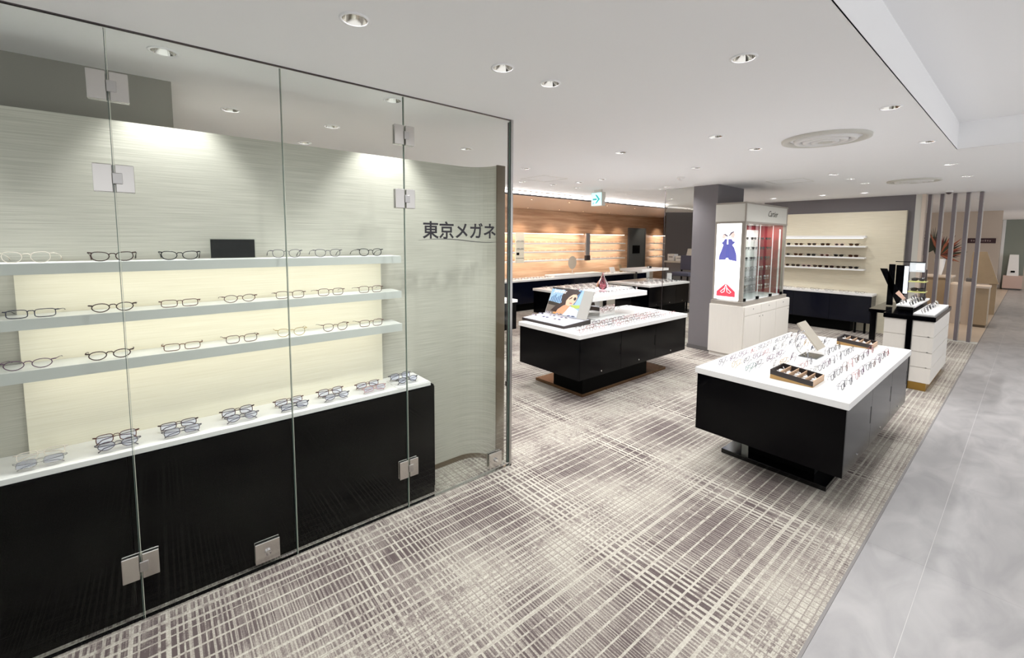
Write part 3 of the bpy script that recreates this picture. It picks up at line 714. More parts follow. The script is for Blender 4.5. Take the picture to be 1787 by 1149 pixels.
# sorting trays on the nearest island
def sorting_tray(x0, x1, y0, y1, label):
    t = thing('sorting_tray', label, 'tray', ((x0+x1)/2, (y0+y1)/2, TZ))
    hl, hr, wh = .030, .006, .034     # base wedge height at the left (y1) and right (y0), box wall height
    def zz(y, h0, h1): return TZ+h0+(h1-h0)*(y-y0)/(y1-y0)
    part('wedge_base', MB().hexa([(x0, y0, TZ), (x1, y0, TZ), (x1, y1, TZ), (x0, y1, TZ), (x0, y0, TZ+hr), (x1, y0, TZ+hr), (x1, y1, TZ+hl), (x0, y1, TZ+hl)]), MT['gold'], t)
    def slab(xa, xb, ya, yb, ha, hb, name, m):
        q = MB().hexa([(xa, ya, zz(ya, hr, hl)+ha), (xb, ya, zz(ya, hr, hl)+ha), (xb, yb, zz(yb, hr, hl)+ha), (xa, yb, zz(yb, hr, hl)+ha),
                       (xa, ya, zz(ya, hr, hl)+hb), (xb, ya, zz(ya, hr, hl)+hb), (xb, yb, zz(yb, hr, hl)+hb), (xa, yb, zz(yb, hr, hl)+hb)])
        return part(name, q, m, t)
    w_ = .006
    slab(x0, x0+w_, y0, y1, 0, wh, 'side_wall', MT['leather']); slab(x1-w_, x1, y0, y1, 0, wh, 'side_wall', MT['leather'])
    slab(x0+w_, x1-w_, y1-w_, y1, 0, wh, 'end_wall', MT['leather']); slab(x0+w_, x1-w_, y0, y0+w_, 0, wh, 'end_wall', MT['tanwood'])
    slab(x0+w_, x1-w_, y0+w_, y1-w_, 0, .003, 'lining', MT['leather'])
    n = 5; st = (y1-y0-w_)/n
    for k in range(1, n): slab(x0+w_, x1-w_, y0+k*st, y0+k*st+.004, .003, wh-.004, 'divider', MT['tanwood'])
    for k in range(n):
        yc = y0+w_+st*(k+.45); zc = zz(yc, hr, hl)+.003
        q = MB(); rnd = random.Random(k)
        for j in range(4):
            xa = x0+.03+rnd.random()*(x1-x0-.10); a = rnd.uniform(-.5, .5)
            q.tube([(xa, yc-.012, zc+.004), (xa+.02, yc+.002*j, zc+.014+.003*j), (xa+.045, yc+.012, zc+.006)], .0022, 5)
        for j in range(2):
            q.box(x0+.05+j*.05, yc-.012, zc, x0+.085+j*.05, yc+.010, zc+.012+.004*j, .002)
        part('contents', q, MT['silverbits'], t)
MT['silverbits'] = mat('silver_white_bits', srgb(225, 222, 220), .3, metal=.3)
sorting_tray(3.26, 3.50, .86, 1.115, 'dark five-compartment sorting tray at the near end of the nearest island')
sorting_tray(4.85, 5.08, .86, 1.115, 'dark five-compartment sorting tray at the far end of the nearest island')

# tilting mirror on the nearest island
mr = thing('table_mirror', 'tilted rectangular table mirror on a chrome foot, middle of the nearest island', 'mirror', (4.17, 1.13, TZ))
part('base', MB().box(4.07, 1.06, TZ, 4.26, 1.19, TZ+.008, .002), mat('smoked_chrome', srgb(120, 122, 124), .15, 1), mr)
part('stem', MB().rod((4.16, 1.15, TZ+.008), (4.16, 1.15, TZ+.05), .008, 12), MT['chrome'], mr)
arc = [(4.10, 1.15+.075*math.cos(a), TZ+.115+.10*math.sin(a)) for a in [(-PI/2+PI*.95*k/12) for k in range(13)]]
part('arc_support', MB().tube(arc, .005, 8), MT['chrome'], mr, True)
A0, B0 = Vector((4.16, 1.075, .785)), Vector((4.35, 1.075, .785))
dv = Vector((.02, .165, .20)); nv = Vector((0, -.20, .165)).normalized()*.010
q = MB().hexa([A0, B0, B0-nv, A0-nv, A0+dv, B0+dv, B0+dv-nv, A0+dv-nv]); part('mirror_back', q, MT['mirrorback'], mr)
n2 = nv*.25
q = MB().hexa([A0+nv*.02, B0+nv*.02, B0+n2, A0+n2, A0+dv+nv*.02, B0+dv+nv*.02, B0+dv+n2, A0+dv+n2]); part('mirror_face', q, MT['mirrorback'], mr)

# ================================================================== second island dressing
G2 = 'folded eyeglasses on the island with the raised tier'
warm = ['red', 'brown', 'pink', 'black', 'red', 'tortoise', 'grey', 'red', 'brown', 'grey', 'pink']
for r_, (y, x0, n) in enumerate(((2.90, 3.36, 12), (3.00, 3.42, 11), (3.10, 3.80, 9))):
    trow(y, [x0+.155*i for i in range(n)], .15, ('the front row of the two-tier island', 'second row of the two-tier island', 'third row of the two-tier island')[r_], G2, warm[r_*3:]+warm[:r_*3], frm='left')
trow(3.60, [4.75+.16*i for i in range(3)], .15, 'the back row of the two-tier island', G2, ['black', 'grey', 'black'], frm='left')
tt = thing('raised_tier', 'thick white square raised shelf standing on the two-tier island', 'display stand', (4.3, 3.5, TZ))
part('tier_top', MB().box(3.86, 3.21, .962, 4.96, 3.74, 1.022, .003), MT['white'], tt)
part('stem', MB().box(4.15, 3.34, TZ+.012, 4.45, 3.64, .962), MT['mirror'], tt)
part('foot', MB().box(3.98, 3.26, TZ, 4.62, 3.70, TZ+.012, .001), MT['shelf'], tt)
trow(3.30, [4.02+.16*i for i in range(6)], .15, 'the front row of the raised tier', 'eyeglasses on the raised tier', ['brown', 'grey', 'black', 'brown', 'grey', 'black'], z=1.0225, frm='left')
trow(3.62, [3.95+.16*i for i in range(2)]+[4.45+.16*i for i in range(3)], .15, 'the back row of the raised tier', 'eyeglasses on the raised tier', ['black', 'grey', 'brown'], z=1.0225, frm='left')
vs = thing('glass_vase', 'rose pink teardrop glass vase on the raised tier', 'vase', (4.40, 3.50, 1.0225))
pk = glassmat('rose_glass', (.88, .64, .69, 1), refl=(1, .85, .88, 1), ior=1.5)
part('outer_shell', MB().lathe(4.40, 3.50, [(.001, 1.0225), (.045, 1.0235), (.075, 1.05), (.084, 1.085), (.070, 1.13), (.042, 1.175), (.018, 1.22), (.010, 1.25), (.012, 1.262)], 28), pk, vs, True)
part('inner_glass', MB().lathe(4.40, 3.50, [(.001, 1.045), (.045, 1.052), (.06, 1.08), (.05, 1.12), (.028, 1.16), (.008, 1.20), (.001, 1.205)], 24), pk, vs, True)

# poster stand on the second island
ps = thing('poster_stand', 'sunglasses poster stand with woman in dark hat and low display tray, on two-tier island', 'display stand', (3.55, 3.48, TZ))
part('tray_base', MB().hexa([(3.32, 3.15, TZ), (3.76, 3.15, TZ), (3.76, 3.83, TZ), (3.32, 3.83, TZ), (3.32, 3.15, TZ+.026), (3.76, 3.15, TZ+.050), (3.76, 3.83, TZ+.050), (3.32, 3.83, TZ+.026)]), MT['leather'], ps)
sil = mat('silver_pad', srgb(216, 217, 226), .35, metal=.2)
part('tray_pad', MB().hexa([(3.33, 3.16, TZ+.0265), (3.75, 3.16, TZ+.0495), (3.75, 3.82, TZ+.0495), (3.33, 3.82, TZ+.0265), (3.33, 3.16, TZ+.032), (3.75, 3.16, TZ+.055), (3.75, 3.82, TZ+.055), (3.33, 3.82, TZ+.032)]), sil, ps)
O = Vector((3.665, 3.80, .785)); U = Vector((0, -.66, 0)); V = Vector((.135, 0, .31)); N = U.cross(V).normalized()
if N.x > 0: N = -N
def pf(d0=0):
    return lambda u, v, w_: tuple(O+U*u+V*v+N*(d0+w_))
sq = [(0, 0), (1, 0), (1, 1), (0, 1)]
part('board', MB().prism(sq, pf(-.012), .012), mat('board_grey', srgb(172, 170, 164), .5), ps)
P = lambda name, poly, col, d, par: part(name, MB().prism(poly, pf(d), .0006), mat('print_'+name, col, .35), par)
po = part('poster', MB().prism([(0.01, .01), (.78, .01), (.78, .99), (.01, .99)], pf(.0002), .0008), mat('print_sky', srgb(160, 196, 226), .35), ps)
for k in range(7):
    x = .05+k*.042; P('tree_stroke', [(x, .44), (x+.018, .44), (x+.024, .44+.2+.05*(k % 3)), (x+.004, .44+.18+.05*(k % 3))], srgb(62, 96, 138), .0012, po)
P('rocks', [(.01, .01), (.40, .01), (.34, .30), (.18, .38), (.01, .40)], srgb(120, 110, 100), .0014, po)
P('dark_bank', [(.01, .33), (.30, .30), (.30, .42), (.01, .46)], srgb(58, 52, 46), .0018, po)
P('meadow', [(.60, .30), (.78, .34), (.78, .46), (.58, .42)], srgb(176, 194, 92), .0014, po)
P('tree_stroke', [(.62, .45), (.65, .45), (.74, .99), (.70, .99)], srgb(84, 122, 164), .0014, po)
P('top_border', [(.01, .93), (.66, .93), (.66, .99), (.01, .99)], srgb(44, 38, 38), .0016, po)
P('hair', [(.12, .10), (.34, .08), (.50, .40), (.66, .78), (.72, .93), (.60, .97), (.36, .96), (.30, .70), (.34, .46), (.20, .28)], srgb(58, 44, 42), .0022, po)
P('dress', [(.42, .02), (.78, .02), (.78, .26), (.66, .34), (.56, .36), (.46, .20)], srgb(226, 230, 234), .0024, po)
P('neck', [(.26, .04), (.44, .02), (.50, .18), (.56, .38), (.50, .44), (.40, .36), (.30, .20)], srgb(216, 160, 124), .0030, po)
P('face', [(.45, .40), (.54, .37), (.61, .42), (.66, .56), (.68, .72), (.64, .82), (.56, .80), (.49, .70), (.44, .55)], srgb(238, 196, 168), .0038, po)
el = lambda cx, cy, a, b, n=14: [(cx+a*math.cos(2*PI*k/n), cy+b*math.sin(2*PI*k/n)) for k in range(n)]
P('sunglass_lens', el(.63, .655, .030, .060), srgb(30, 22, 24), .0046, po)
P('sunglass_lens', [(.50, .60), (.56, .66), (.56, .72), (.54, .69), (.50, .63)], srgb(34, 24, 26), .0046, po)
P('lips', [(.53, .47), (.58, .46), (.60, .48), (.57, .50), (.53, .49)], srgb(196, 96, 92), .0046, po)
P('hand', [(.20, .02), (.44, .02), (.42, .08), (.22, .09)], srgb(206, 148, 92), .0046, po)
Un, Vn = U.normalized(), V.normalized()
text_part('poster_lettering', 'Jennifer', .068, MT['paper'], O+U*.24+V*.86+N*.005, Un, Vn, po, ext=.0004, bold=.001)
G3 = 'sunglasses laid on the poster stand tray'
k = 0
for j, x in enumerate((3.40, 3.51, 3.62)):
    for i in range(3):
        y = 3.72-.19*i
        glasses((x, y, TZ+.060+(x-3.33)*.0545), -PI/2+.2*(i-1), 'oval', ('clear', 'silver_grey', 'clear')[(i+j) % 3], 'folded', f'silvery glasses, {ORD[i]} from left, {("front", "middle", "back")[j]} row of the poster stand tray', G3, lens='bluelens', tilt=-1.3, scale=.85, name='sunglasses', cat='sunglasses'); k += 1

# ================================================================== third-row islands: many glasses
def scatter(x0, x1, y0, y1, nx, ny, label, group, z=TZ):
    for i in range(nx):
        for j in range(ny):
            x = x0+(x1-x0)*(i+.5)/nx+random.uniform(-.01, .01); y = y0+(y1-y0)*(j+.5)/ny
            glasses((x, y, z), .15+random.uniform(-.2, .2), random.choice(('oval', 'square', 'pantos')), random.choice(('grey', 'black', 'brown', 'silver')), 'folded', f'{label}, {ORD[i]} from left, {ORD[j]} row back', group, single=True, tilt=-.1, scale=1.1)
scatter(5.75, 7.40, 5.28, 6.18, 8, 4, 'eyeglasses on the island behind the poster stand', 'eyeglasses on the island behind the poster stand')
scatter(8.05, 9.60, 5.18, 5.62, 8, 3, 'eyeglasses on the island by the glass sheet', 'eyeglasses on the island by the glass sheet')
scatter(3.75, 4.35, 5.28, 5.9, 3, 3, 'eyeglasses on the island behind the glass end post', 'eyeglasses on the half hidden island')
t3 = thing('raised_tier', 'white raised shelf standing on the furthest island', 'display stand', (9.0, 5.9, TZ))
part('tier_top', MB().box(8.35, 5.55, .97, 9.45, 6.15, 1.025, .003), MT['white'], t3)
part('stem', MB().box(8.83, 5.75, TZ, 9.10, 6.0, .97), MT['mirror'], t3)
bx = thing('black_box', 'small black card box on the furthest raised shelf', 'box', (8.95, 5.75, 1.0255))
part('body', MB().box(8.91, 5.72, 1.0255, 8.99, 5.79, 1.075, .003), MT['leather'], bx); part('label_card', MB().box(8.9085, 5.735, 1.035, 8.9095, 5.775, 1.065), MT['paper'], bx)
ac = thing('acrylic_stand', 'white card in a clear stand on the island by the glass sheet', 'card stand', (9.45, 5.75, TZ))
part('card', MB().box(9.50, 5.50, TZ, 9.51, 5.62, TZ+.17), MT['paper'], ac); part('stand', MB().box(9.515, 5.30, TZ, 9.522, 5.48, TZ+.14), MT['glass'], ac)

# ================================================================== wood wall: counter, shelves, strips, door
wc2 = thing('wall_counter', 'long black counter with white top below the wood wall shelves', 'counter', (8, 7.7, 0))
part('body', MB().box(3.0, 7.50, .18, 10.85, 7.99, .70), MT['navy'], wc2)
part('countertop', MB().box(3.0, 7.47, .70, 10.9, 7.995, .742, .003), MT['white'], wc2)
part('plinth', MB().box(3.05, 7.60, 0, 10.8, 7.95, .18), MT['blackmatte'], wc2)
for k in range(9): part('door_panel', MB().box(3.0+.872*k+.002, 7.488, .19, 3.0+.872*(k+1)-.002, 7.50, .695, .001), MT['navy'], wc2)
for k, z in enumerate((1.60, 1.385, 1.165)):
    nm = ('upper', 'middle', 'lower')[k]
    for (a, b, side) in ((4.0, 9.02, 'left of the grey strip'), (9.20, 10.86, 'right of the grey strip'), (12.4, 13.19, 'right of the dark door panel')):
        o = part('wall_shelf', MB().box(a, 7.82, z-.032, b, 7.999, z, .001), MT['white'])
        tag(o, f'{nm} thin white shelf on the wood wall, {side}', 'shelf', 'shelves on the wood wall')
for (a, b) in ((4.0, 9.02), (9.20, 10.86), (12.4, 13.19)):
    side = 'left of the grey strip' if a < 5 else ('right of the grey strip' if a < 10 else 'right of the dark door panel')
    t = thing('light_shelf', f'slim lit pelmet above the wood wall shelves, {side}', 'shelf', ((a+b)/2, 7.9, 1.82), 'lit pelmets on the wood wall')
    part('board', MB().box(a, 7.84, 1.835, b, 7.999, 1.855), MT['wood'], t)
    part('light_strip', MB().box(a+.02, 7.86, 1.826, b-.02, 7.885, 1.8345), MT['shelfled'], t)
for k, z in enumerate((1.835, 1.578, 1.363, 1.143)):
    for (a, b) in ((4.0, 9.02), (9.20, 10.86), (12.4, 13.19)):
        al_ = bpy.data.lights.new('shelf_fill_light', 'AREA'); al_.shape = 'RECTANGLE'; al_.size = b-a-.1; al_.size_y = .03; al_.energy = 2.9*(b-a); al_.color = (1, .95, .89)  # added area lights under the shelves, brightening the wood wall
        o = bpy.data.objects.new('shelf_fill_light', al_); C.objects.link(o); o.location = ((a+b)/2, 7.87, z-.012); o.rotation_euler = (math.radians(25), 0, 0)
# display strips
d1 = thing('hanging_display', 'beige vertical display board with small glasses samples on the wood wall', 'display board', (6.66, 7.75, 1.5))
part('board', MB().box(6.54, 7.79, 1.12, 6.80, 7.82, 1.85, .002), MT['fabric2'], d1)
for z in (1.63, 1.45, 1.24): part('ledge', MB().box(6.55, 7.765, z, 6.79, 7.79, z+.006), MT['steel'], d1)
part('dark_card', MB().box(6.56, 7.784, 1.31, 6.64, 7.7895, 1.37), MT['blackmatte'], d1)
for i, (x, z) in enumerate(((6.62, 1.637), (6.74, 1.637), (6.62, 1.457), (6.74, 1.457))):
    glasses((x, 7.772, z), 0, 'square', 'black', 'folded', f'tiny dark sample glasses on the beige display board, {("upper left", "upper right", "lower left", "lower right")[i]}', 'sample glasses on the beige board', single=True, scale=.7)
d2 = thing('hanging_display', 'narrow grey display strip with a dark block between the wood wall shelves', 'display board', (9.11, 7.8, 1.5))
part('board', MB().box(9.03, 7.78, 1.26, 9.19, 7.83, 1.86, .002), MT['steel'], d2)
part('dark_block', MB().box(9.03, 7.76, 1.12, 9.19, 7.83, 1.258, .002), MT['leather'], d2)
dr = struct('door_1', MB().box(11.25, 7.96, .0, 12.07, 8.0, 2.03, .002), MT['stone'])
part('screen', MB().box(11.42, 7.95, 1.27, 11.80, 7.96, 1.52), MT['blackmatte'], dr)
part('frame', MB().box(11.21, 7.95, 0, 11.25, 8.0, 2.06).box(12.07, 7.95, 0, 12.11, 8.0, 2.06).box(11.25, 7.95, 2.03, 12.07, 8.0, 2.06), MT['darkgrey'], dr)
# white riser with round mirror on the wood wall counter
rs = part('riser', MB().box(7.55, 7.50, .7425, 9.4, 7.85, .80, .002), MT['white']); tag(rs, 'long white riser block under the oval mirror on the wood wall counter', 'riser')
rm = thing('oval_mirror', 'oval table mirror on a thin stem on the wood wall counter', 'mirror', (8.35, 7.65, .8005))
part('base', MB().cyl(8.35, 7.65, .8005, .812, .07, 20), MT['chrome'], rm)
part('stem', MB().rod((8.35, 7.65, .812), (8.35, 7.65, .93), .007), MT['chrome'], rm)
om = MB(); fn = lambda u, v, w_: (8.35+u*.78+v*.05+w_*.6, 7.65+w_*.7-u*.62, 1.09+v)
om.prism([(.11*math.cos(2*PI*k/24), .17*math.sin(2*PI*k/24)) for k in range(24)], fn, .012); part('mirror_plate', om, MT['mirrorback'], rm)
# small stands at the right end of the wood counter
for (x, z0, w_, h, m, lb) in ((10.10, .7425, .22, .16, 'paper', 'white card holder on the right part of the wood wall counter'), (10.48, .7425, .12, .22, 'tan', 'leaning pinkish leaflet at the right end of the wood wall counter')):
    t = thing('card_holder', lb, 'card stand', (x, 7.7, z0))
    part('card', MB().hexa([(x-w_/2, 7.66, z0), (x+w_/2, 7.66, z0), (x+w_/2, 7.68, z0), (x-w_/2, 7.68, z0), (x-w_/2, 7.72, z0+h), (x+w_/2, 7.72, z0+h), (x+w_/2, 7.74, z0+h), (x-w_/2, 7.74, z0+h)]), MT[m], t)
    part('foot', MB().box(x-w_/2, 7.64, z0, x+w_/2, 7.76, z0+.006), MT['paper'], t)
# tiny frames on the wood wall: beyond counting
q = MB(); rnd = random.Random(5)
def tinyg(q, x, y, z):
    for s in (-1, 1): q.tube([(x+s*.032+.022*math.cos(2*PI*k/6), y, z+.019+.017*math.sin(2*PI*k/6)) for k in range(6)], .002, 3, closed=True)
    q.box(x-.07, y+.004, z+.024, x+.07, y+.02, z+.028)
for z in (1.600, 1.385, 1.165):
    for (a, b) in ((4.1, 8.95), (9.28, 10.8), (12.45, 13.1)):
        x = a
        while x < b: tinyg(q, x, 7.87, z); x += .20+rnd.uniform(-.01, .01)
o = part('eyeglasses_stock', q, FR['brown']); o['kind'] = 'stuff'; tag(o, 'rows of tiny distant eyeglasses along the wood wall shelves', 'eyeglasses')
q = MB()
for y in (7.54, 7.66):
    x = 4.0
    while x < 10.7:
        if not (7.45 < x < 9.5) and not (9.9 < x < 10.6): tinyg(q, x, y, .742)
        x += .19
o = part('eyeglasses_stock', q, FR['grey']); o['kind'] = 'stuff'; tag(o, 'rows of tiny distant eyeglasses on the wood wall counter', 'eyeglasses')

# ================================================================== exit sign
ex = thing('exit_sign', 'hanging illuminated sign box with teal arrow pointing right', 'sign', (5.75, 4.68, CEIL))
part('housing', MB().box(5.66, 4.56, 2.245, 5.75, 4.785, 2.47, .003), MT['header'], ex)
EW = mat('exit_sign_face', srgb(150, 190, 190), .4, emit=.85, ecol=srgb(205, 250, 252)); ET = mat('exit_sign_teal', (0, .05, .05, 1), .6, emit=.9, ecol=srgb(30, 190, 190)); 
fc = part('face', MB().box(5.655, 4.570, 2.255, 5.6595, 4.775, 2.458), EW, ex)
fx = lambda u, v, w_: (5.6545-w_, 4.775-u*.205, 2.255+v*.203)
ar = MB(); ar.prism([(.14, .42), (.14, .54), (.55, .54), (.55, .42)], fx, .0008)
ar.prism([(.38, .85), (.52, .85), (.86, .48), (.52, .14), (.38, .14), (.68, .48)], fx, .0012)
part('arrow', ar, ET, fc)
rn = MB(); rn.prism([(.12, .08), (.17, .08), (.20, .22), (.15, .22)], fx, .0008); rn.prism([(.22, .07), (.26, .07), (.25, .28), (.21, .28)], fx, .0008)
part('small_mark', rn, mat('exit_mark', srgb(60, 130, 150), .5, emit=.25), fc)
part('hanger', MB().box(5.69, 4.60, 2.47, 5.72, 4.75, CEIL), MT['header'], ex)

# ================================================================== upright glass sheet by the pillar
us = thing('glass_sheet', 'upright floor-to-ceiling glass sheet joined to the grey pillar', 'glass panel', (6.44, 3.6, 0))
part('pane', MB().box(6.435, 3.40, .01, 6.445, 3.885, CEIL-.01), MT['glass'], us)
part('edge', MB().box(6.434, 3.885, .01, 6.446, 3.890, CEIL-.01), MT['darksteel'], us)
part('floor_channel', MB().box(6.43, 3.40, 0, 6.45, 3.89, .01), MT['steel'], us)
part('ceiling_channel', MB().box(6.43, 3.40, CEIL-.01, 6.45, 3.89, CEIL), MT['steel'], us)
part('wall_strip', MB().box(6.43, 3.39, 0, 6.45, 3.40, CEIL), MT['steel'], us)

# ================================================================== reception desk and tall chair behind the glass sheet
ds = thing('reception_desk', 'dark grey reception desk seen between the wood wall and the pillar', 'desk', (11.2, 6.1, 0))
part('front_panel', MB().box(11.03, 5.62, 0, 11.06, 6.56, 1.07), MT['greydesk'], ds); part('carcass', MB().box(11.06, 5.64, 0, 11.45, 6.54, 1.07), MT['stone'], ds)
part('desktop', MB().box(10.98, 5.60, 1.07, 11.48, 6.60, 1.115, .003), MT['header'], ds)
for (y, w_, h, lb) in ((6.46, .20, .19, 'white printer box at the left on the reception desk'), (6.22, .20, .14, 'low white device in the middle of the reception desk')):
    t = thing('desk_device', lb, 'device', (11.2, y, 1.1155))
    part('body', MB().box(11.08, y-w_/2, 1.1155, 11.30, y+w_/2, 1.115+h, .01), MT['paper'], t); part('slot', MB().box(11.076, y-w_*.3, 1.115+h*.5, 11.08, y+w_*.3, 1.115+h*.62), MT['greydesk'], t)
t = thing('desk_monitor', 'white tilted payment screen at the right on the reception desk', 'monitor', (11.2, 6.0, 1.1155))
part('foot', MB().box(11.12, 5.94, 1.1155, 11.26, 6.05, 1.13), MT['paper'], t)
part('screen', MB().hexa([(11.14, 5.93, 1.13), (11.16, 5.93, 1.13), (11.16, 6.07, 1.13), (11.14, 6.07, 1.13), (11.22, 5.90, 1.46), (11.24, 5.90, 1.46), (11.24, 6.04, 1.46), (11.22, 6.04, 1.46)]), MT['header'], t)
ch = thing('tall_chair', 'tall dark slate upholstered chair half hidden behind the grey pillar', 'chair', (10.2, 5.62, 0))
part('seat', MB().box(9.95, 5.32, .80, 10.45, 5.79, .89, .02), MT['chairfab'], ch)
part('backrest', MB().box(10.40, 5.32, .93, 10.46, 5.79, 1.30, .015), MT['chairfab'], ch)
for (x, y) in ((9.98, 5.35), (9.98, 5.76), (10.43, 5.35), (10.43, 5.76)):
    part('leg', MB().box(x-.015, y-.015, 0, x+.015, y+.015, .80 if x < 10.2 else .93), MT['blackmatte'], ch)
for z in (.28, .38): part('footrest', MB().box(9.97, 5.36, z, 9.99, 5.75, z+.02), MT['blackmatte'], ch)

# ================================================================== branded showcase with lightbox
X0, X1, Y0, Y1 = 6.32, 7.88, 2.575, 2.995
cs = thing('showcase', 'tall taupe eyewear showcase with lit poster side, white base and header', 'showcase', (7.1, 2.8, 0))
part('base_cabinet', MB().box(6.25, 2.52, .06, 8.0, 2.995, .76), MT['casewhite'], cs)
part('plinth', MB().box(6.27, 2.54, 0, 7.98, 2.985, .06), MT['casewhite'], cs)
part('base_top', MB().box(6.28, 2.545, .76, 7.95, 2.995, .815, .002), MT['case'], cs)
for k in range(3):
    a = 6.27+k*.575; d = part('drawer', MB().box(a+.004, 2.508, .63, a+.571, 2.52, .755, .001), MT['casewhite'], cs)
    part('lock', MB().rod((a+.29, 2.502, .71), (a+.29, 2.509, .71), .009, 10), MT['steel'], d)
    d = part('door', MB().box(a+.004, 2.508, .07, a+.571, 2.52, .622, .001), MT['casewhite'], cs)
    part('knob', MB().rod((a+(.52 if k != 1 else .06), 2.500, .58), (a+(.52 if k != 1 else .06), 2.509, .58), .008, 10), MT['steel'], d)
part('header', MB().box(X0, Y0, 1.955, X1, Y1, 2.20, .002), MT['header'], cs)
hd = part('header_trim', MB().box(X0-.006, Y0-.006, 2.20, X1+.006, Y1, 2.222).box(X0-.006, Y0-.006, 1.93, X1+.006, Y1, 1.955), MT['case'], cs)
for (a, b, c_, d_) in ((X0, Y0, X0+.05, Y0+.05), (X0, Y1-.05, X0+.05, Y1), (X1-.04, Y0, X1, Y0+.04)):
    part('upright', MB().box(a, b, .815, c_, d_, 1.93), MT['case'], cs)
for x in (X0, X1-.02):
    part('corner_strip', MB().box(x-.004, Y0-.004, 1.955, x+.02, Y0+.012, 2.20), MT['case'], cs)
part('back_panel', MB().box(X0+.05, Y1-.015, .815, X1-.04, Y1, 1.93), MT['paper'], cs)
part('red_side_panel', MB().box(X1-.02, Y0+.04, .815, X1-.001, Y1-.015, 1.93), MT['red'], cs)
part('red_valance', MB().box(X0+.06, Y1-.02, 1.86, X1-.04, Y1-.0155, 1.93), MT['red'], cs)
part('white_side_strip', MB().box(X1-.10, Y0+.05, .83, X1-.085, Y0+.07, 1.87), MT['paper'], cs)
part('inner_wall', MB().box(X0+.05, Y0+.05, .815, X0+.065, Y1-.015, 1.93), MT['paper'], cs)
part('case_floor', MB().box(X0+.065, Y0+.02, .815, X1-.02, Y1-.015, .825), MT['paper'], cs)
for k in range(3):
    a = X0+.055+k*.487
    part('glass_door', MB().box(a, Y0+.004, .84, a+.483, Y0+.010, 1.92), MT['glass'], cs)
    if k: part('glass_door_edge', MB().box(a-.005, Y0+.003, .84, a+.0, Y0+.011, 1.92), MT['paper'], cs)
for x in (X0+.08, X0+.54, X0+1.03, X1-.08): part('clamp', MB().box(x-.03, Y0-.012, .822, x+.03, Y0+.014, .862, .003), MT['blackmatte'], cs)
SH = [1.66, 1.49, 1.33, 1.17, 1.01, .965-.02][:5]+[]
SH = [1.70, 1.55, 1.40, 1.25, 1.10, .96]
for z in SH: part('glass_shelf', MB().box(X0+.07, Y0+.03, z-.006, X1-.03, Y1-.03, z), glassmat('shelf_glass', (.92, .95, .94, 1), k=.5) if z == SH[0] else bpy.data.materials['shelf_glass'], cs)
text_part('header_lettering', 'Cartier', .125, mat('lettering_dark', srgb(66, 62, 50), .5), (7.27, Y0-.0015, 2.085), (1, 0, 0), (0, 0, 1), cs, ext=.0012, shear=.45, bold=-.0004)
pl = bpy.data.lights.new('case_light', 'AREA'); pl.shape = 'RECTANGLE'; pl.size = 1.3; pl.size_y = .05; pl.energy = 9; pl.color = (1, .96, .9)
po_ = bpy.data.objects.new('case_light', pl); C.objects.link(po_); po_.parent = cs; po_.location = (0, -.05, 1.925)
# lightbox poster on the side
LB = mat('lightbox_white', (1, 1, 1, 1), .4, emit=1.5, ecol=(.97, .98, 1, 1))
lbx = part('lightbox', MB().box(X0-.006, Y0+.045, .835, X0-.001, Y1-.03, 1.925, .002), LB, cs)
LY0, LY1, LZ0, LZ1 = Y0+.045, Y1-.03, .835, 1.925
lf = lambda d: (lambda u, v, w_: (X0-.0065-d-w_, LY1-u*(LY1-LY0), LZ0+v*(LZ1-LZ0)))
def lp(name, poly, col, d=0, e=.75, par=None): return part(name, MB().prism(poly, lf(d), .0004), mat('lit_'+name, col, .5, emit=e, ecol=col), lbx)
lp('blue_dress', [(.13, .52), (.50, .53), (.86, .51), (.84, .60), (.74, .69), (.66, .72), (.78, .76), (.68, .77), (.62, .80), (.36, .80), (.28, .76), (.22, .75), (.30, .72), (.22, .64), (.15, .58)], srgb(88, 90, 160))
lp('dress_fold', [(.42, .54), (.47, .54), (.49, .72), (.46, .72)], srgb(78, 86, 160), .0006)
lp('dress_fold', [(.53, .54), (.57, .54), (.54, .72), (.51, .72)], srgb(78, 86, 160), .0006)
lp('white_gap', [(.40, .51), (.56, .51), (.52, .55), (.44, .55)], (1, 1, 1, 1), .0008, 1.5)
lp('white_collar', [(.44, .73), (.50, .73), (.49, .82), (.45, .82)], (1, 1, 1, 1), .0008, 1.5)
lp('head', [(.24, .81), (.36, .80), (.40, .84), (.32, .86), (.25, .85)], srgb(214, 186, 178), .0006, .9)
lp('head', [(.58, .82), (.72, .81), (.76, .86), (.70, .89), (.58, .87)], srgb(214, 186, 178), .0006, .9)
lp('hair', [(.26, .855), (.36, .87), (.50, .835), (.42, .83), (.34, .853)], srgb(96, 90, 104), .001)
lp('hair', [(.50, .84), (.58, .885), (.72, .905), (.70, .885), (.62, .87), (.54, .835)], srgb(96, 90, 104), .001)
lp('red_box', [(.10, .04), (.86, .04), (.86, .11), (.50, .21), (.46, .21), (.10, .10)], srgb(236, 62, 78), 0, .9)
rb = MB()
for s in (-1, 1):
    rb.tube([lf(.001)(.48+s*u, v, 0) for u, v in ((.0, .20), (.05, .15), (.22, .10), (.16, .085), (.06, .10), (.03, .16))], .005, 5)
part('ribbon', rb, mat('lit_ribbon', srgb(250, 220, 222), .5, emit=1.1), lbx)
G5 = 'sunglasses and glasses on the showcase shelves'
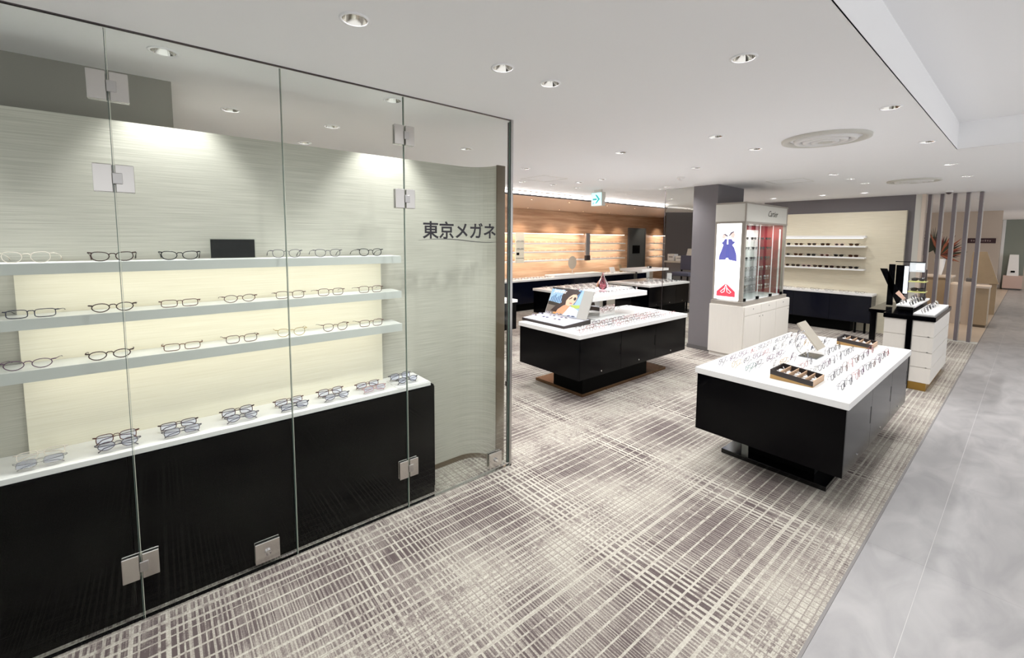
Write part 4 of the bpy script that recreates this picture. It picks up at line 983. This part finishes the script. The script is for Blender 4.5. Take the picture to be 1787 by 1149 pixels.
for k, z in enumerate(SH):
    for i in range(5):
        x = X0+.16+.28*i+.05*(k % 2)
        dark = k < 3
        glasses((x, Y0+.16, z+.0006), -.25, 'pantos' if k % 2 else 'square', 'black' if dark else ('silver', 'gold')[i % 2], 'folded',
                f'{"dark sunglasses" if dark else "thin metal eyeglasses"}, {ORD[i]} from left on the {ORD[k]} glass shelf down in the showcase', G5, lens='sunlens' if dark else 'lens', single=True, scale=1.0, thick=.0019 if dark else .0013)

# ================================================================== end wall display
ew = thing('wall_cabinet', 'navy glossy low cabinet with white top on the end wall', 'cabinet', (10.0, 2.6, 0))
part('body', MB().box(9.86, 1.80, .20, 10.195, 3.65, .695), MT['navy'], ew)
part('countertop', MB().box(9.84, 1.79, .695, 10.197, 3.66, .728, .002), MT['white'], ew)
for k in range(3): part('door_panel', MB().box(9.848, 1.81+.612*k, .21, 9.86, 1.81+.612*(k+1)-.004, .69, .001), MT['navy'], ew)
part('plinth', MB().box(9.95, 2.1, 0, 10.19, 3.64, .20), MT['blackmatte'], ew)
for y in (1.88, 2.02): part('leg', MB().box(9.90, y-.015, 0, 9.93, y+.015, .20), MT['blackmatte'], ew)
for k, z in enumerate((1.60, 1.39, 1.17)):
    o = part('wall_shelf', MB().box(10.03, 1.98, z-.028, 10.199, 3.66, z, .001), MT['white'])
    tag(o, f'{("upper", "middle", "lower")[k]} white shelf holding sunglasses on the end wall', 'shelf', 'end wall shelves')
    for i in range(6 if k < 2 else 7):
        y = 3.28-.225*i if k < 2 else 3.28-.19*i
        c = ('black', 'dark brown', 'tortoise', 'black', 'pink', 'black', 'brown')[(i+k) % 7]
        glasses((10.07, y, z+.0006), -PI/2, ('square', 'oval', 'cat-eye')[(i+k) % 3], c, 'open', f'{c} sunglasses, {ORD[i]} from left on the {("upper", "middle", "lower")[k]} end wall shelf', 'sunglasses on the end wall', lens=('sunlens2', 'sunlens')[i % 2], single=True, scale=1.22, thick=.0022, name='sunglasses', cat='sunglasses')
t = thing('light_shelf', 'lit white pelmet above the sunglasses shelves on the end wall', 'shelf', (10.1, 2.8, 1.75))
part('board', MB().box(10.06, 1.995, 1.745, 10.199, 3.66, 1.79), MT['white'], t); part('light_strip', MB().box(10.09, 2.03, 1.739, 10.12, 3.6, 1.7445), mat('soft_led', (1, 1, 1, 1), .5, emit=3.5, ecol=(1, .94, .85, 1)), t)
for i in range(7):
    glasses((9.93, 3.40-.235*i, .7285), -PI/2, ('oval', 'square')[i % 2], ('black', 'grey', 'brown')[i % 3], 'open', f'{("black", "grey", "brown")[i % 3]} glasses, {ORD[i]} from left on the navy end wall cabinet', 'glasses on the navy end wall cabinet', single=True, scale=1.15)

# ================================================================== white drawer counter with poster display
wt = thing('drawer_counter', 'white drawer counter with thick black top near the metal fins', 'counter', (7.2, .95, 0))
TX0, TX1, TY0, TY1 = 6.58, 7.93, .645, 1.07
part('top', MB().box(TX0-.02, TY0-.01, .80, TX1, TY1+.01, .852, .002), MT['black'], wt)
part('body', MB().box(TX0+.012, TY0+.012, .09, TX1, TY1, .80), MT['casewhite'], wt)
part('plinth', MB().box(TX0+.02, TY0+.03, 0, TX1-.02, TY1-.02, .09), MT['brass'], wt)
part('divider_post', MB().box(TX0-.012, .825, 0, TX0+.03, .872, .80), MT['black'], wt)
for k in range(4):
    z0 = .095+k*.176
    for (a, b) in ((TY0, .820), (.877, TY1)):
        part('drawer_front', MB().box(TX0, a, z0, TX0+.012, b, z0+.171, .001), MT['casewhite'], wt)
    part('side_panel', MB().box(TX0+.012, TY0, z0, TX1-.01, TY0+.012, z0+.171, .001), MT['casewhite'], wt)
    if k: part('corner_knob', MB().rod((TX0-.006, TY0+.04, z0+.002), (TX0+.001, TY0+.04, z0+.002), .007, 10), MT['steel'], wt)
part('side_leg', MB().box(6.9, 1.20, 0, 6.95, 1.26, .80), MT['black'], wt)
part('side_extension', MB().box(6.9, 1.08, .80, 7.9, 1.28, .84), MT['black'], wt)
# sloping white trays with sunglasses
def wtray(x0, x1, y0, y1, z0, lab, nx, ny):
    t = thing('display_tray', lab, 'tray', ((x0+x1)/2, (y0+y1)/2, z0))
    if z0 > .86: part('riser', MB().box(x0+.03, y0+.02, .8525, x1-.03, y1-.02, z0), MT['black'], t)
    part('board', MB().box(x0, y0, z0, x1, y1, z0+.02, .002), MT['white'], t)
    for i in range(nx):
        for j in range(ny):
            if z0 > .86 and j == 1 and 7.15 < x0+(x1-x0)*(i+.5)/nx < 7.62: continue   # the X-shaped display stands there
            glasses((x0+(x1-x0)*(i+.5)/nx, y0+(y1-y0)*(j+(.36 if ny > 1 else .5))/ny, z0+.024), .15, 'oval', random.choice(('silver', 'grey', 'black')), 'folded', f'shiny sunglasses, {ORD[i]} from the camera, {ORD[j]} row of the '+('raised tray on the drawer counter' if z0 > .86 else 'low tray on the drawer counter'), 'sunglasses on '+('the raised tray' if z0 > .86 else 'the low tray'), lens='sunlens2', single=True, tilt=-.2, scale=1.2, thick=.003)
wtray(6.62, 7.85, .655, .83, .8525, 'low white tray of sunglasses on the passage side of the drawer counter', 6, 1)
wtray(6.80, 7.90, .84, 1.01, .915, 'raised white tray of sunglasses on the drawer counter', 6, 2)
# X shaped poster display
xd = thing('poster_display', 'black X-shaped sunglasses display with lit poster and small glass shelves', 'display stand', (7.6, 1.1, .8525))
q = MB()
def bar(p, q_, w_, x0=7.38, x1=7.42):
    (ya, za), (yb, zb) = p, q_
    q.hexa([(x0, ya-w_/2, za), (x1, ya-w_/2, za), (x1, ya+w_/2, za), (x0, ya+w_/2, za), (x0, yb-w_/2, zb), (x1, yb-w_/2, zb), (x1, yb+w_/2, zb), (x0, yb+w_/2, zb)])
bar((1.165, .853), (1.165, 1.39), .06); bar((1.05, .855), (1.25, 1.33), .07)
part('x_frame', q, MT['black'], xd)
part('black_board', MB().box(7.43, 1.035, .98, 7.45, 1.13, 1.38), MT['black'], xd)
part('lit_poster', MB().box(7.40, 1.005, 1.02, 7.41, 1.045, 1.37), mat('display_poster_light', srgb(232, 240, 250), .4, emit=.6), xd)
part('pink_leaflet', MB().hexa([(7.30, 1.02, .94), (7.32, 1.02, .94), (7.32, 1.10, 1.02), (7.30, 1.10, 1.02), (7.30, .985, .945), (7.32, .985, .945), (7.32, 1.07, 1.06), (7.30, 1.07, 1.06)]), mat('leaflet_skin', srgb(222, 184, 164), .5), xd)
part('header_light', MB().box(7.42, .86, 1.30, 7.46, 1.00, 1.42, .002), mat('display_header_light', srgb(190, 194, 196), .4, emit=.35), xd)
part('header_bright_panel', MB().box(7.414, .868, 1.325, 7.4195, .935, 1.40), mat('header_glow', (1, 1, 1, 1), .4, emit=1.0), xd)
part('header_frame', MB().box(7.415, .855, 1.42, 7.465, 1.14, 1.43), MT['black'], xd)
part('side_post', MB().box(7.528, .845, .936, 7.542, .86, 1.33), MT['darksteel'], xd)
for z in (1.17, 1.04): part('glass_shelf', MB().box(7.40, .84, z, 7.62, 1.0, z+.012), mat('yellow_green_acrylic', srgb(190, 190, 120), .2) if z > 1.1 else bpy.data.materials['yellow_green_acrylic'], xd)
for k, (z) in enumerate((1.1825, 1.0525)):
    for i in range(2):
        glasses((7.48+.10*i, .92, z), -PI/2+.3, 'square', 'black', 'folded', f'{("nearer", "further")[i]} dark sunglasses on the {("upper", "lower")[k]} small shelf of the X-shaped display', f'sunglasses on the {("upper", "lower")[k]} small shelf', lens='sunlens', single=True, thick=.0022)

# ================================================================== metal fins and the next shop
for i, y in enumerate((1.224, 1.073, .92, .765, .612)):
    t = thing('metal_fin', f'{ORD[i]} from left of the five tall brushed metal fins between the shops', 'post', (10.49, y, 0), 'tall metal fins')
    part('fin', MB().box(10.45, y-.024, .004, 10.56, y+.020, CEIL-.004, .002), MT['finsteel'], t)
    part('bright_edge', MB().box(10.452, y-.032, .004, 10.56, y-.0245, CEIL-.004), MT['steel'], t)
struct('trim_4', MB().box(10.40, .50, 0, 10.58, 1.30, .004), MT['header'])
ct = thing('tan_counter', 'long tan shop counter behind the metal fins', 'counter', (13.3, 1.5, 0))
part('body', MB().box(13.0, 1.10, 0, 13.6, 2.2, .92), MT['tan'], ct); part('countertop', MB().box(12.97, 1.07, .92, 13.62, 2.22, .96, .003), MT['cream'], ct)
t = thing('rounded_column', 'waist-high rounded cream column behind the metal fins', 'column', (12.8, 1.0, 0))
part('shaft', MB().cyl(12.8, .99, 0, .80, .09, 24), MT['cream'], t); part('cap', MB().lathe(12.8, .99, [(.09, .80), (.085, .83), (.06, .85), (.001, .857)], 24), MT['cream'], t, True)
t = thing('cream_stand', 'narrow cream display plinth behind the fourth metal fin', 'plinth', (12.9, .82, 0))
part('body', MB().box(12.7, .74, 0, 13.0, .87, .88), MT['cream'], t); part('dark_object', MB().box(12.72, .76, .88, 12.95, .85, .95, .01), MT['darkgrey'], t)
t = thing('tan_plinth', 'tan box plinth with recessed top right of the metal fins', 'plinth', (12.7, .6, 0))
part('body', MB().box(12.5, .51, .05, 13.0, .70, .78), MT['tan'], t); part('rim', MB().box(12.48, .50, .78, 13.02, .71, .82), MT['cream'], t); part('plinth', MB().box(12.52, .52, 0, 12.98, .69, .05), MT['trimbrown'], t)
t = thing('tilted_board', 'large brown sloping display board right of the metal fins', 'display board', (15, .65, 0))
part('board', MB().hexa([(14.9, .47, .72), (15.0, .47, .72), (15.0, .95, .72), (14.9, .95, .72), (15.0, .70, 1.46), (15.1, .70, 1.46), (15.1, .93, 1.46), (15.0, .93, 1.46)]), MT['tan'], t)
part('post', MB().box(14.95, .50, 0, 15.05, .62, .72), MT['tan'], t)
# dried arrangement in a white vase
pb = thing('flower_vase', 'white cone vase of dark palm leaves and red dried flowers behind the fins', 'plant', (13.2, 1.30, .96))
part('vase', MB().lathe(13.2, 1.30, [(.001, .9605), (.045, .961), (.05, 1.0), (.075, 1.15), (.09, 1.32)], 20), MT['paper'], pb, True)
gr = mat('dark_palm_green', srgb(44, 52, 40), .6); rd = mat('dried_red_leaf', srgb(84, 34, 32), .6); og = mat('dried_orange_leaf', srgb(138, 80, 58), .6)
def leaf(base, tip, wd, m, nm):
    base, tip = Vector(base), Vector(tip); d = tip-base; s_ = d.cross(Vector((1, 0, 0))).normalized()*wd
    q = MB(); mid = base+d*.5; th = Vector((.004, 0, 0))
    q.hexa([base-s_*.2, base+s_*.2, base+s_*.2+th, base-s_*.2+th, mid-s_, mid+s_, mid+s_+th, mid-s_+th])
    q.hexa([mid-s_, mid+s_, mid+s_+th, mid-s_+th, tip-s_*.05, tip+s_*.05, tip+s_*.05+th, tip-s_*.05+th])
    part(nm, q, m, pb)
rr_ = random.Random(4)
for k in range(22):     # palm fan, to the left of the vase
    a = math.radians(62+k*6.6); L_ = .30+.05*rr_.random()
    leaf((13.2, 1.42, 1.50), (13.2+rr_.uniform(-.05, .05), 1.42-math.cos(a)*L_*.9, 1.50+math.sin(a)*L_*1.5), .011, gr, 'palm_leaflet')
leaf((13.2, 1.32, 1.28), (13.2, 1.44, 1.80), .05, gr, 'palm_stem')
for k in range(20):
    a = math.radians(-45+k*8.5); L_ = .30+.12*rr_.random()
    leaf((13.15, 1.30, 1.40), (13.1+rr_.uniform(-.08, .08), 1.30-math.cos(a)*L_, 1.50+math.sin(a)*L_), .026, (rd, og, gr)[k % 3], 'dried_leaf')
# sign on the cream wall
sg = thing('wall_sign', 'long dark maroon sign with pale lettering on the cream wall', 'sign', (16.98, .9, 1.72))
part('plate', MB().box(16.98, .66, 1.66, 16.999, 1.17, 1.79), mat('maroon', srgb(62, 36, 42), .5), sg)
q = MB()
for k in range(9): q.box(16.977, .75+k*.042, 1.705+.004*(k % 2), 16.98, .775+k*.042, 1.738+.006*(k % 3))
part('lettering_blocks', q, mat('sign_pale', srgb(170, 150, 146), .5), sg)
# far alcove with machine on cabinet
al = struct('door_2', MB().box(23.97, .20, 0, 24.0, .72, 2.60), mat('alcove_green_grey', srgb(140, 146, 136), .6))
struct('trim_5', MB().box(23.90, .72, 0, 24.0, .80, 2.66), MT['paper'])
t = thing('machine_cabinet', 'pinkish low cabinet in the far green alcove', 'cabinet', (23.6, .44, 0))
part('body', MB().box(23.4, .20, .05, 23.9, .66, .50, .004), mat('pinkish', srgb(206, 180, 170), .5), t); part('plinth', MB().box(23.42, .22, 0, 23.88, .64, .05), MT['darkgrey'], t)
t = thing('ticket_machine', 'small white machine standing on the far pinkish cabinet', 'machine', (23.6, .44, .5005))
part('body', MB().hexa([(23.45, .30, .5005), (23.8, .30, .5005), (23.8, .58, .5005), (23.45, .58, .5005), (23.55, .34, 1.25), (23.8, .34, 1.25), (23.8, .55, 1.25), (23.55, .55, 1.25)]), MT['paper'], t)
part('slot', MB().box(23.44, .39, .62, 23.46, .49, .68), MT['blackmatte'], t)
print('glasses', NG[0], 'objects', len(bpy.data.objects))
